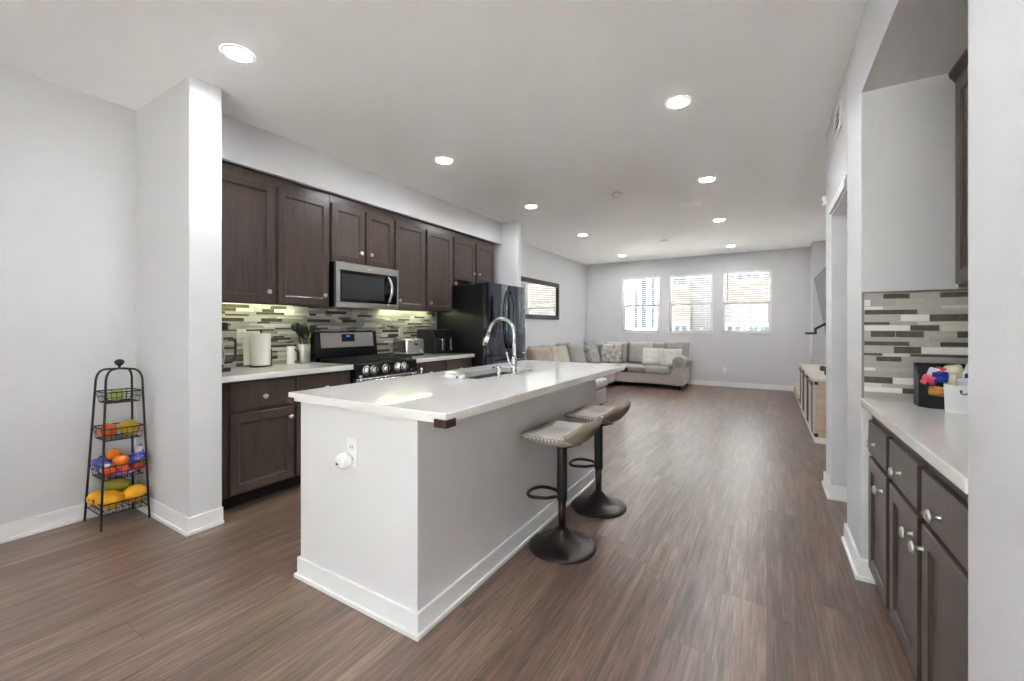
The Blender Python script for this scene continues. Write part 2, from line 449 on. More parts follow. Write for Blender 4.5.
PX0, PX1, PZ1 = -1.5, 0.2, 2.3
mb = MB().box(XL, PX0, YB - 0.15, YB, 0, C).box(PX1, XR, YB - 0.15, YB, 0, C).box(PX0, PX1, YB - 0.15, YB, PZ1, C)
struct(mb.build('wall_back', 'wall_paint'))
# unseen sliding patio door, added and sized for its daylight fill
f = MB().box(PX0, PX1, YB - 0.10, YB - 0.04, PZ1 - 0.06, PZ1).box(PX0, PX1, YB - 0.10, YB - 0.04, 0, 0.05)
for x in (PX0, (PX0 + PX1) / 2 - 0.03, PX1 - 0.06): f.box(x, x + 0.06, YB - 0.10, YB - 0.04, 0.05, PZ1 - 0.06)
f = struct(f.build('added_patio_door', 'trim_paint'))
MB().box(PX0 + 0.06, PX1 - 0.06, YB - 0.074, YB - 0.068, 0.05, PZ1 - 0.06).build('pane', 'window_glass', f)

def base_run(name, pts):
    """pts: wall line walked with the room on its left; board 15 mm and shoe moulding 26 mm, mitred at the corners"""
    P = [Vector((p[0], p[1])) for p in pts]
    mb = MB()
    for d, h in ((0.015, 0.100), (0.026, 0.020)):
        out = []
        for i, p in enumerate(P):
            ns = []
            for a, b in ((i - 1, i), (i, i + 1)):
                if a < 0 or b >= len(P): continue
                t = (P[b] - P[a]).normalized(); ns.append(Vector((-t.y, t.x)))
            o = ns[0] * d if len(ns) == 1 else (ns[0] + ns[1]) * d / (1 + ns[0].dot(ns[1]))
            out.append(p + o)
        for i in range(len(P) - 1):
            q = [P[i], P[i + 1], out[i + 1], out[i]]
            e = 0.0025
            t = (P[i + 1] - P[i]).normalized(); n = Vector((-t.y, t.x)) * e
            q2 = [P[i], P[i + 1], out[i + 1] - n, out[i] - n]
            V = [(v.x, v.y, 0) for v in q] + [(v.x, v.y, h - e) for v in q] + [(v.x, v.y, h) for v in q2]
            F = [(3, 2, 1, 0), (8, 9, 10, 11)] + [(a + k, a + (k + 1) % 4, a + 4 + (k + 1) % 4, a + 4 + k) for a in (0, 4) for k in range(4)]
            mb.add(V, F)
    return struct(mb.build(name, 'trim_paint'))
base_run('baseboard_left', [(XL, 1.165), (XL, YB)])
base_run('baseboard_stub', [(-2.98, 1.344), (-2.98, 1.165), (XL, 1.165)])
base_run('baseboard_pier', [(XL, 5.31), (-3.06, 5.31), (-3.06, 5.2)])
base_run('baseboard_living', [(XL, YF), (XL, 5.31)])
base_run('baseboard_far', [(0.70, YF), (XL, YF)])
base_run('baseboard_right', [(XR, YB), (XR, 1.39)])
base_run('baseboard_right_pier', [(0.515, YA), (XR, YA), (XR, 3.12)][::1])
base_run('baseboard_doorway', [(0.7, 3.82), (XR, 3.82), (XR, 4.14), (0.90, 4.14)])
base_run('baseboard_living_right', [(0.90, 4.14), (0.90, 9.23)])
# doorway casing
mb = MB()
for d, w in ((0.016, 0.055), (0.009, 0.075)):
    mb.box(XR, XR - d, 3.12, 3.82 + 0.0, 2.065, 2.065 + w, 0.003)
mb.box(XR + 0.0, XR + 0.09, 3.122, 3.818, 2.052, 2.066)
struct(mb.build('trim_1', 'trim_paint'))

# windows
for i, (x0, x1) in enumerate(WIN):
    mb = MB(); y0, y1 = YF + 0.075, YF + 0.12; t = 0.035
    mb.box(x0, x1, y0, y1, WZ0, WZ0 + t).box(x0, x1, y0, y1, WZ1 - t, WZ1).box(x0, x0 + t, y0, y1, WZ0, WZ1).box(x1 - t, x1, y0, y1, WZ0, WZ1)
    w = struct(mb.build('window_%d' % (i + 1), 'trim_paint'))
    zc = 1.735
    s = MB().box(x0 + t, x1 - t, y0 - 0.005, y1 - 0.005, zc - 0.026, zc + 0.026)
    s.box(x0 + t, x0 + t + 0.025, y0 - 0.004, y1 - 0.02, WZ0 + t, zc).box(x1 - t - 0.025, x1 - t, y0 - 0.004, y1 - 0.02, WZ0 + t, zc).box(x0 + t, x1 - t, y0 - 0.004, y1 - 0.02, WZ0 + t, WZ0 + t + 0.03)
    s.build('sash', 'trim_paint', w)
    MB().box(x0 + t, x1 - t, y0 + 0.02, y0 + 0.024, WZ0 + t, WZ1 - t).build('pane', 'window_glass', w)
    MB().box(x0 - 0.0, x1 + 0.0, YF - 0.012, YF + 0.075, WZ0 - 0.0, WZ0 + 0.014, 0.003).build('sill', 'trim_paint', w)
    # opened horizontal blind inside the reveal
    lab = ['white horizontal blind with open slats in the left of the three windows',
           'white horizontal blind with open slats in the middle of the three windows',
           'white horizontal blind with open slats and a thin dark wand in the right window'][i]
    b = thing('window_blind', lab, 'blind', ((x0 + x1) / 2, YF + 0.035, WZ0 + 0.02), 'blinds in the far windows')
    MB().box(x0 + 0.006, x1 - 0.006, YF + 0.008, YF + 0.062, WZ1 - 0.05, WZ1 - 0.001, 0.003).build('headrail', 'white_plastic', b)
    MB().box(x0 + 0.008, x1 - 0.008, YF + 0.012, YF + 0.058, WZ0 + 0.02, WZ0 + 0.036, 0.003).build('bottom_rail', 'white_plastic', b)
    sl = MB(); z = WZ0 + 0.075
    while z < WZ1 - 0.06:
        sl.box(x0 + 0.01, x1 - 0.01, YF + 0.012, YF + 0.058, z - 0.0012, z + 0.0012); z += 0.047
    for xx in (x0 + 0.14, x1 - 0.14):
        sl.box(xx - 0.0012, xx + 0.0012, YF + 0.010, YF + 0.0115, WZ0 + 0.03, WZ1 - 0.05)
    sl.build('slats', 'white_plastic', b)
    if i == 2: MB().tube([(x0 + 0.10, YF + 0.004, WZ1 - 0.03), (x0 + 0.10, YF + 0.004, WZ1 - 0.66)], 0.006, 6).build('wand', 'grille_dark', b)

# ------------------------------------------------------------------ outside the far windows
struct(MB().box(-30, 30, YF + 0.3, 40, -0.3, -0.15).build('ground_far', 'concrete'))
struct(MB().box(-30, 30, -25, YB - 0.3, -0.3, -0.13).build('bounce_ground', 'concrete'))  # unseen pale ground, put in to bounce sunlight up through the patio door
struct(MB().box(-7, 4, -5.8, YB - 0.16, 2.66, 2.8).build('patio_shade_overhang', 'ceiling_paint'))  # unseen overhang, added to cut sun and sky at the patio door
HB = thing('neighboring_house', 'pale neighboring house with lap siding seen through the three far windows', 'house', (-2.0, 17.2, -0.15))
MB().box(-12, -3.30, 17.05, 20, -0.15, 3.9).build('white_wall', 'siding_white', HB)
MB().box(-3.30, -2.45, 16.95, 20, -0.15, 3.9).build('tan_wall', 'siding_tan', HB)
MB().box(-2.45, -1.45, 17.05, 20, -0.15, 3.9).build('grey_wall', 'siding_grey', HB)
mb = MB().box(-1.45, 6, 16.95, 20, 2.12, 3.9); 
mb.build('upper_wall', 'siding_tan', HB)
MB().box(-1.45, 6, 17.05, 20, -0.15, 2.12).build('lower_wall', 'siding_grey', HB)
def hwin(x0, x1, z0, z1, y, bars=1):
    f = MB()
    for a in ((x0 - .07, x1 + .07, z1, z1 + .09), (x0 - .07, x1 + .07, z0 - .09, z0), (x0 - .07, x0, z0, z1), (x1, x1 + .07, z0, z1)):
        f.box(a[0], a[1], y - 0.05, y + 0.02, a[2], a[3])
    for k in range(1, bars + 1):
        xx = x0 + (x1 - x0) * k / (bars + 1); f.box(xx - .02, xx + .02, y - 0.03, y + 0.02, z0, z1)
    f = f.build('house_window', 'trim_paint', HB)
    MB().box(x0, x1, y - 0.012, y + 0.02, z0, z1).build('pane', 'house_glass', f)
hwin(-4.55, -4.40, 1.2, 2.7, 17.05, 0); hwin(-4.29, -4.08, 1.2, 3.2, 17.05, 0); hwin(-3.90, -3.76, 1.2, 3.2, 17.05, 0)
hwin(-3.05, -2.58, 2.82, 3.6, 16.95, 0); hwin(-3.02, -2.55, 0.5, 1.30, 16.95)
hwin(-0.90, -0.22, 2.90, 3.8, 16.95, 2); hwin(-1.24, -0.80, 0.6, 1.28, 17.05); hwin(-0.55, 0.10, 0.6, 1.28, 17.05)
bu = MB(); rnd = random.Random(3)
for k in range(260):
    a = rnd.uniform(0, 6.28); e = rnd.uniform(-1, 1); rr = rnd.uniform(0.7, 1) ; q = math.sqrt(1 - e * e)
    c = Vector((-2.05 + 0.42 * rr * q * math.cos(a), 16.4 + 0.35 * rr * q * math.sin(a), 0.55 + 0.62 * rr * e))
    n = Vector((rnd.uniform(-1, 1), rnd.uniform(-1, 1), rnd.uniform(-.3, 1))).normalized(); u = n.orthogonal().normalized() * 0.09; w = n.cross(u).normalized() * 0.05
    bu.add([c - u, c + w, c + u, c - w], [(0, 1, 2, 3)])
bu.blob((-2.05, 16.4, 0.45), 0.34, 0.28, 0.5)
tag(bu.build('bush', 'bush_leaf', fix=False), 'pale green bush in front of the house, low in the middle window', 'bush')

# ------------------------------------------------------------------ upper cabinets
XU = -3.37
def upper_cabinet(label, y0, y1, z0, z1, doors, knobs):
    t = thing('wall_cabinet', label, 'cabinet', ((XK + XU) / 2, (y0 + y1) / 2, z0), 'dark wall cabinets over the kitchen counter')
    MB().box(XK + 0.001, XU, y0 + 0.001, y1 - 0.001, z0 + 0.04, z1, 0.002).box(XU - 0.02, XU, y0 + 0.001, y1 - 0.001, z0, z0 + 0.042, 0.002).build('body', 'espresso', t)
    for (a, b), k in zip(doors, knobs):
        d = shaker(a, b, z0 + 0.012, z1 - 0.075, front(XU, 1)).build('door', 'espresso', t)
        knob(d, (XU + 0.02, k, z0 + 0.098 if z0 < 1.6 else z0 + 0.115), 'x')
    return t
ZT = 2.444
upper_cabinet('tall dark wood wall cabinet between the left stub wall and the microwave', 1.344, 2.392, 1.425, ZT, [(1.40, 1.884), (1.920, 2.378)], [1.835, 2.325])
upper_cabinet('short two-door dark wood wall cabinet above the microwave', 2.392, 3.150, 1.838, ZT, [(2.405, 2.763), (2.785, 3.138)], [2.712, 2.832])
upper_cabinet('tall dark wood wall cabinet between the microwave and the refrigerator', 3.150, 4.115, 1.425, ZT, [(3.165, 3.612), (3.648, 4.100)], [3.205, 3.690])
upper_cabinet('short dark wood wall cabinet above the refrigerator', 4.115, 5.065, 1.838, ZT, [(4.135, 4.580), (4.610, 5.045)], [4.535, 4.655])
mb = MB().box(XK, -3.36, 1.347, 5.07, ZT, 2.452)  # dark strip standing in for the shadow under the soffit edge
struct(mb.build('soffit_shadow_strip', 'toe_kick_and_shadow'))
for lab, y0, y1 in (('slim light bar under the tall wall cabinet by the left stub wall', 1.42, 2.30), ('slim light bar under the tall wall cabinet beside the refrigerator', 3.22, 4.05)):
    t = thing('light_bar', lab, 'light', (-3.635, (y0 + y1) / 2, 1.447), 'light bars under the wall cabinets')
    MB().box(-3.655, -3.615, y0, y1, 1.451, 1.465, 0.002).build('housing', 'white_plastic', t)
    MB().box(-3.648, -3.622, y0 + 0.02, (y0 + y1) / 2 - 0.02, 1.447, 1.452).box(-3.648, -3.622, (y0 + y1) / 2 + 0.02, y1 - 0.02, 1.447, 1.452).build('diffuser', 'undercabinet_led', t)

# ------------------------------------------------------------------ backsplashes
TM = ['tile_dark', 'tile_grey', 'tile_beige', 'tile_white', 'tile_pale', 'grout']
mb = MB(); rnd = random.Random(11)
mb.box(XK + 0.0005, XK + 0.006, 1.344, 4.165, 0.921, 1.464, mi=5)
z = 0.924; hs = [0.017, 0.029, 0.022, 0.029, 0.014]
i = 0
while z < 1.455:
    h = min(rnd.choice(hs), 1.462 - z); y = 1.346
    while y < 4.163:
        w = rnd.choice([0.07, 0.10, 0.14, 0.18, 0.24]); y2 = min(y + w, 4.163)
        k = rnd.choices([0, 1, 2, 3, 4], [22, 24, 20, 17, 17])[0]
        mb.box(XK + 0.006, XK + (0.0105 if k != 0 else 0.0112), y, y2 - 0.0015, z, z + h - 0.0015, mi=k); y = y2
    z += h
bs = mb.build('backsplash_panel', TM); tag(bs, 'mosaic strip-tile backsplash behind the range, lit under the wall cabinets', 'backsplash')

ROWS = [(128, 153, [('g', 130, 236), ('d', 238, 378), ('b', 380, 536), ('d', 538, 700)]), (155, 190, [('w', 130, 165), ('g', 167, 301), ('b', 303, 616), ('g', 618, 720)]),
 (192, 208, [('w', 130, 236), ('b', 238, 538), ('p', 540, 720)]), (210, 234, [('d', 133, 418), ('b', 420, 720)]), (236, 270, [('b', 130, 330), ('w', 332, 481), ('d', 484, 720)]),
 (273, 288, [('d', 128, 270), ('g', 272, 418), ('p', 420, 720)]), (290, 318, [('w', 130, 382), ('d', 384, 530), ('p', 532, 720)]),
 (320, 352, [('b', 130, 166), ('d', 168, 303), ('d', 307, 452), ('b', 455, 619), ('d', 622, 720)]), (354, 372, [('g', 130, 338), ('b', 340, 485), ('g', 487, 720)]),
 (374, 396, [('d', 130, 376), ('b', 378, 535), ('d', 538, 720)]), (400, 434, [('b', 130, 293), ('d', 296, 438), ('w', 441, 720)]), (436, 450, [('d', 130, 232), ('p', 234, 381), ('d', 384, 720)]),
 (453, 478, [('g', 130, 197), ('d', 199, 335), ('g', 337, 720)]), (480, 510, [('g', 130, 262), ('g', 265, 500), ('b', 502, 720)]), (513, 528, [('w', 130, 194), ('b', 196, 420), ('g', 422, 720)]),
 (530, 558, [('g', 130, 330), ('g', 332, 720)]), (560, 593, [('d', 130, 288), ('w', 291, 520), ('d', 522, 720)]), (595, 611, [('p', 130, 230), ('b', 232, 720)]),
 (613, 640, [('w', 130, 340), ('d', 342, 480), ('p', 482, 720)]), (642, 667, [('g', 130, 264), ('g', 267, 460), ('b', 462, 720)])]
mb = MB(); yw = YA - 0.001; KI = {'d': 0, 'g': 1, 'b': 2, 'w': 3, 'p': 4}
mb.box(XR + 0.004, 1.069, yw - 0.006, yw, 0.897, 1.414, mi=5)
tx = lambda c: XR + 0.009 + (c - 128) * 0.000667
tz = lambda r: 1.410 - (r - 125) * 0.000928
for r0, r1, cells in ROWS:
    for k, c0, c1 in cells: mb.box(tx(c0), tx(c1), yw - 0.0105, yw - 0.006, tz(r1), tz(r0 + 0.8), mi=KI[k])
    x = tx(cells[-1][2]) + 0.002
    while x < 1.066:
        x2 = min(x + rnd.choice([0.09, 0.14, 0.2]), 1.066)
        mb.box(x, x2 - 0.0015, yw - 0.0105, yw - 0.006, tz(r1), tz(r0 + 0.8), mi=rnd.randrange(5)); x = x2
bs = mb.build('backsplash_panel', TM); tag(bs, 'grey and white mosaic strip-tile backsplash at the end of the right counter alcove', 'backsplash')
MB().box(XR + 0.001, XR + 0.009, yw - 0.014, yw, 0.897, 1.420).box(XR + 0.001, 1.069, yw - 0.014, yw, 1.412, 1.420).build('edge_trim', 'edge_metal', bs)

# ------------------------------------------------------------------ base cabinets on the left
XB = -3.092
def base_cabinet(label, y0, y1, dw, door, kn_drawer, kn_door, xf=XB, sgn=1, xback=XK, group='dark base cabinets along the kitchen wall', zt=0.88, zdr=(0.676, 0.858), zdo=(0.112, 0.648)):
    t = thing('base_cabinet', label, 'cabinet', ((xf + xback) / 2, (y0 + y1) / 2, 0), group)
    MB().box(xback + sgn * 0.001, xf, y0 + 0.001, y1 - 0.001, 0.10, zt - 0.001, 0.002).build('body', 'espresso', t)
    MB().box(xback + sgn * 0.001, xf - sgn * 0.075, y0 + 0.001, y1 - 0.001, 0.0, 0.10).build('toe_kick', 'toe_kick_and_shadow', t)
    d = shaker(dw[0], dw[1], zdr[0], zdr[1], front(xf, sgn), flat=True).build('drawer', 'espresso', t)
    ax = 'x' if sgn > 0 else '-x'
    if kn_drawer: knob(d, (xf + sgn * 0.02, kn_drawer, (zdr[0] + zdr[1]) / 2 - 0.012), ax)
    for (a, b), k in zip(door, kn_door):
        e = shaker(a, b, zdo[0], zdo[1], front(xf, sgn)).build('door', 'espresso', t)
        knob(e, (xf + sgn * 0.02, k, zdo[1] - 0.075), ax)
    return t
base_cabinet('dark wood base cabinet next to the left stub wall, drawer over one door', 1.346, 1.893, (1.435, 1.882), [(1.435, 1.882)], 1.655, [1.846])
base_cabinet('dark wood base cabinet at the left side of the range', 1.893, 2.398, (1.905, 2.385), [(1.905, 2.385)], 2.145, [1.945])
base_cabinet('dark wood base cabinet at the right side of the range', 3.155, 3.635, (3.17, 3.60), [(3.17, 3.60)], 3.385, [3.21])
base_cabinet('dark wood base cabinet next to the refrigerator', 3.635, 4.150, (3.66, 4.135), [(3.66, 4.135)], 3.9, [3.70])
tag(MB().box(XK, -3.05, 1.345, 2.400, 0.88, 0.921, 0.004).build('countertop', 'quartz'), 'white quartz countertop left of the range', 'countertop', 'quartz countertops')
tag(MB().box(XK, -3.05, 3.152, 4.160, 0.88, 0.921, 0.004).build('countertop', 'quartz'), 'white quartz countertop between the range and the refrigerator', 'countertop', 'quartz countertops')

# ------------------------------------------------------------------ range
RY0, RY1 = 2.406, 3.146
rg = thing('gas_range', 'stainless steel gas range with black cooktop between the left counters', 'stove', (-3.37, 2.776, 0))
MB().box(-3.68, -3.06, RY0, RY1, 0.02, 0.905, 0.004).build('body', 'black_enamel', rg)
MB().box(-3.60, -3.03, RY0, RY1, 0.905, 0.922, 0.006).build('cooktop', 'black_enamel', rg)
# back guard
prof = [(-3.685, 0.90), (-3.60, 0.90), (-3.60, 0.96), (-3.63, 1.205), (-3.685, 1.205)]
MB().prism(prof, lambda p: (p[0], RY0 + 0.005, p[1]), lambda p: (p[0], RY1 - 0.005, p[1])).build('back_guard', 'black_enamel', rg)
def bgp(y, z, w): return Vector((-3.60 - (z - 0.96) / 0.245 * 0.03 + w, y, z))
p0 = [(2.47, 1.045), (3.09, 1.045), (3.09, 1.19), (2.47, 1.19)]
pn = MB().prism(p0, lambda p: bgp(p[0], p[1], -0.002), lambda p: bgp(p[0], p[1], 0.006)).build('control_plate', 'steel', rg)
MB().prism([(2.705, 1.10), (2.855, 1.10), (2.855, 1.175), (2.705, 1.175)], lambda p: bgp(p[0], p[1], 0.0), lambda p: bgp(p[0], p[1], 0.009)).build('display', 'display_black', pn)
MB().prism([(2.755, 1.145), (2.80, 1.145), (2.80, 1.163), (2.755, 1.163)], lambda p: bgp(p[0], p[1], 0.0), lambda p: bgp(p[0], p[1], 0.0098)).build('clock_digits', 'display_blue', pn)
# grates and burners
for k in range(3):
    a = RY0 + 0.03 + k * 0.228; b = a + 0.222; g = MB()
    for x in (-3.57, -3.31, -3.07): g.box(x - 0.006, x + 0.006, a, b, 0.934, 0.95, 0.003)
    for y in (a + 0.006, (a + b) / 2, b - 0.006): g.box(-3.576, -3.064, y - 0.006, y + 0.006, 0.934, 0.95, 0.003)
    for x in (-3.57, -3.07):
        for y in (a + 0.006, b - 0.006): g.box(x - 0.006, x + 0.006, y - 0.006, y + 0.006, 0.921, 0.936)
    g.build('grate', 'cast_iron', rg)
    for x in ((-3.45, -3.19) if k != 1 else (-3.32,)):
        MB().lathe([(0.05, 0), (0.05, 0.006), (0.036, 0.008), (0.036, 0.014), (0.01, 0.016)], (x, (a + b) / 2, 0.921), 24).build('burner', 'cast_iron', rg)
# front control strip, slightly slanted
prof = [(-3.06, 0.80), (-3.025, 0.80), (-3.035, 0.915), (-3.06, 0.915)]
MB().prism(prof, lambda p: (p[0], RY0, p[1]), lambda p: (p[0], RY1, p[1])).build('front_panel', 'black_enamel', rg)
for y in (2.518, 2.600, 2.738, 2.888, 2.972):
    kb = MB().lathe([(0.041, 0), (0.041, 0.010), (0.037, 0.013), (0.026, 0.013), (0.025, 0.034), (0.021, 0.038), (0.004, 0.039)], (-3.031, y, 0.862), 28, 'x').build('knob', 'nickel', rg)
    MB().box(-2.994, -2.9885, y - 0.007, y + 0.007, 0.838, 0.886, 0.002).build('pointer', 'black_plastic', kb)
    MB().lathe([(0.0368, 0.0131), (0.0362, 0.0138), (0.0275, 0.0138), (0.0268, 0.0131)], (-3.031, y, 0.862), 28, 'x', caps=False).build('shadow_ring', 'black_plastic', kb)
od = MB().box(-3.06, -3.02, RY0 + 0.004, RY1 - 0.004, 0.245, 0.797, 0.006).build('oven_door', 'steel', rg)
MB().box(-3.021, -3.016, RY0 + 0.12, RY1 - 0.12, 0.38, 0.66, 0.002).build('oven_window', 'black_glass', od)
hb = MB().tube([(-2.955, RY0 - 0.015, 0.772), (-2.955, RY1 - 0.01, 0.772)], 0.013, 12)
for y in (RY0 + 0.035, RY1 - 0.035):
    hb.tube([(-3.02, y, 0.765), (-2.955, y, 0.772)], [0.013, 0.012], 10); hb.tube([(-2.955, y - (0.045 if y < 2.7 else -0.02), 0.772), (-2.955, y - (0.045 if y < 2.7 else -0.02), 0.812)], [0.011, 0.010], 10); hb.blob((-2.955, y - (0.045 if y < 2.7 else -0.02), 0.822), 0.018, 0.018, 0.016)
hb.build('oven_handle', 'chrome', od)
MB().box(-3.06, -3.022, RY0 + 0.004, RY1 - 0.004, 0.06, 0.235, 0.006).build('drawer', 'steel', rg)

# ------------------------------------------------------------------ microwave
mw = thing('microwave', 'stainless steel over-the-range microwave with a dark window and curved handle', 'microwave', (-3.49, 2.77, 1.425))
MY0, MY1, MX = 2.397, 3.146, -3.285
MB().box(XK + 0.001, MX - 0.03, MY0, MY1, 1.425, 1.836, 0.003).build('body', 'black_enamel', mw)
fr = MB()
fr.box(MX - 0.03, MX, MY0, MY1, 1.765, 1.836, 0.004).box(MX - 0.03, MX, MY0, MY1, 1.425, 1.475, 0.004).box(MX - 0.03, MX, MY0, MY0 + 0.045, 1.476, 1.764, 0.003).box(MX - 0.03, MX, MY1 - 0.022, MY1, 1.476, 1.764, 0.003)
fr.build('front_frame', 'steel', mw)
MB().box(MX - 0.03, MX - 0.006, MY0 + 0.045, MY1 - 0.022, 1.475, 1.765).build('door_glass', 'black_glass', mw)
MB().box(MX - 0.007, MX - 0.0035, MY0 + 0.065, 2.955, 1.505, 1.735).build('window', 'smoked_glass', mw)
MB().box(MX - 0.0065, MX - 0.004, 3.045, 3.10, 1.69, 1.72).build('clock', 'display_black', mw)
pts = []
for k in range(13):
    a = k / 12; pts.append((MX - 0.004 + 0.062 * math.sin(math.pi * a) ** 0.7, 2.998 , 1.488 + 0.262 * a))
MB().tube(pts, [0.011] + [0.016] * 11 + [0.011], 12).build('handle', 'chrome', mw)
MB().box(MX, MX + 0.0012, 2.748, 2.80, 1.793, 1.806).build('badge', 'chrome', mw)

# ------------------------------------------------------------------ refrigerator
FX, FY0, FY1 = -2.86, 4.185, 5.125
fg = thing('refrigerator', 'black french-door refrigerator with a water dispenser, beside the far pier wall', 'refrigerator', (-3.25, 4.655, 0))
MB().box(XK + 0.02, FX - 0.075, FY0, FY1, 0.03, 1.775, 0.006).build('cabinet', 'black_side', fg)
ym = (FY0 + FY1) / 2
def fdoor(y0, y1, z0, z1, nm):
    # gently bowed front
    n = 24; poly = [(FX - 0.07, y0)]
    for k in range(n + 1):
        a = k / n; y = y0 + (y1 - y0) * a; e = min(a, 1 - a)
        poly.append((FX - 0.018 * max(0, 1 - e / 0.06) ** 2 - 0.022 * (2 * a - 1) ** 2 + 0.008, y))
    poly.append((FX - 0.07, y1))
    mbb = MB().prism(poly, lambda p: (p[0], p[1], z0), lambda p: (p[0], p[1], z1))
    return mbb.build(nm, 'black_steel', fg)
d1 = fdoor(FY0, ym - 0.004, 0.90, 1.785, 'door'); d2 = fdoor(ym + 0.004, FY1, 0.90, 1.785, 'door')
w1 = fdoor(FY0, FY1, 0.50, 0.885, 'freezer_drawer'); w2 = fdoor(FY0, FY1, 0.07, 0.485, 'freezer_drawer')
for d, y in ((d1, ym - 0.045), (d2, ym + 0.045)):
    pts = [(FX - 0.002 + 0.055 * math.sin(math.pi * k / 14) ** 0.6, y, 0.97 + 0.74 * k / 14) for k in range(15)]
    MB().tube(pts, 0.012, 10).build('handle', 'black_steel', d)
for d, z in ((w1, 0.82), (w2, 0.42)):
    pts = [(FX - 0.002 + 0.05 * math.sin(math.pi * k / 14) ** 0.5, FY0 + 0.08 + (FY1 - FY0 - 0.16) * k / 14, z) for k in range(15)]
    MB().tube(pts, 0.012, 10).build('handle', 'black_steel', d)
dp = MB().box(FX - 0.02, FX + 0.004, 4.285, 4.475, 1.02, 1.42, 0.004).build('dispenser', 'black_glass', d1)
MB().box(FX + 0.003, FX + 0.007, 4.295, 4.465, 1.025, 1.11, 0.002).build('drip_tray', 'black_steel', dp)
MB().box(FX + 0.003, FX + 0.022, 4.345, 4.415, 1.20, 1.36, 0.004).build('paddle', 'dark_plastic', dp)
for y in (FY0 + 0.06, FY1 - 0.06): MB().lathe([(0.02, 0), (0.02, 0.035)], (-2.98, y, 0), 12).build('foot', 'black_plastic', fg)
t = thing('bottle', 'small white bottle with a thin nozzle on top of the refrigerator', 'bottle', (-3.42, 4.25, 1.775))
MB().lathe([(0.022, 0), (0.024, 0.01), (0.024, 0.05), (0.012, 0.062)], (-3.42, 4.25, 1.775), 20).build('body', 'white_plastic', t)
MB().lathe([(0.008, 0), (0.006, 0.02), (0.003, 0.045)], (-3.42, 4.25, 1.837), 12).build('nozzle', 'white_plastic', t)
tag(MB().lathe([(0.018, 0), (0.02, 0.004), (0.02, 0.03), (0.016, 0.036), (0.004, 0.038)], (-3.28, 4.42, 1.775), 20).build('jar', 'white_plastic'), 'tiny white jar on top of the refrigerator, right of the bottle', 'jar')

# ------------------------------------------------------------------ things on the left counters
CT = 0.921
cm = thing('coffee_maker', 'black coffee maker half hidden behind the left stub wall, handle showing', 'coffee maker', (-3.46, 1.52, CT))
MB().box(-3.60, -3.36, 1.40, 1.575, CT, CT + 0.03, 0.006).build('base', 'black_plastic', cm)
MB().box(-3.60, -3.51, 1.42, 1.56, CT + 0.03, CT + 0.30, 0.01).build('column', 'dark_plastic', cm)
MB().box(-3.60, -3.38, 1.41, 1.57, CT + 0.30, CT + 0.36, 0.012).build('head', 'black_plastic', cm)
cf = MB().lathe([(0.05, 0), (0.062, 0.01), (0.065, 0.10), (0.05, 0.18), (0.045, 0.22), (0.045, 0.225)], (-3.44, 1.50, CT + 0.03), 28).build('carafe', 'steel', cm)
MB().tube([(-3.415, 1.548, CT + 0.24), (-3.405, 1.60, CT + 0.243), (-3.402, 1.625, CT + 0.21), (-3.402, 1.622, CT + 0.10), (-3.41, 1.60, CT + 0.065), (-3.42, 1.556, CT + 0.06)], 0.0085, 8).build('handle', 'black_plastic', cf)

pt = thing('paper_towel_holder', 'white paper towel roll on a black holder on the left counter', 'paper towels', (-3.57, 1.90, CT))
MB().lathe([(0.085, 0), (0.085, 0.006), (0.078, 0.010), (0.01, 0.012)], (-3.57, 1.90, CT), 32).build('base', 'black_metal', pt)
rl = MB()
prof = [(0.02, 0.012), (0.069, 0.012), (0.070, 0.02), (0.070, 0.265), (0.069, 0.272), (0.02, 0.272)]
rl.lathe(prof, (-3.57, 1.90, CT), 40).build('roll', 'paper', pt)
MB().lathe([(0.006, 0.01), (0.006, 0.285), (0.011, 0.29), (0.009, 0.30), (0.002, 0.303)], (-3.57, 1.90, CT), 14).build('rod', 'black_metal', pt)
MB().tube([(-3.512, 1.952, CT + 0.006), (-3.512, 1.952, CT + 0.14), (-3.517, 1.948, CT + 0.146)], 0.004, 8).build('arm', 'black_metal', pt)
MB().box(-3.645, -3.639, 1.80, 1.875, CT + 0.014, CT + 0.27).build('loose_sheet', 'paper', pt)

jg = thing('jug', 'small white jug with a dark handle beside the utensil crock', 'jug', (-3.60, 2.175, CT))
MB().lathe([(0.035, 0), (0.037, 0.004), (0.036, 0.15), (0.033, 0.155), (0.031, 0.15), (0.032, 0.01), (0.002, 0.008)], (-3.60, 2.175, CT), 28).build('body', 'ceramic', jg)
MB().tube([(-3.565, 2.185, CT + 0.125), (-3.538, 2.195, CT + 0.122), (-3.530, 2.198, CT + 0.09), (-3.532, 2.197, CT + 0.03), (-3.565, 2.185, CT + 0.02)], 0.006, 8).build('handle', 'black_plastic', jg)

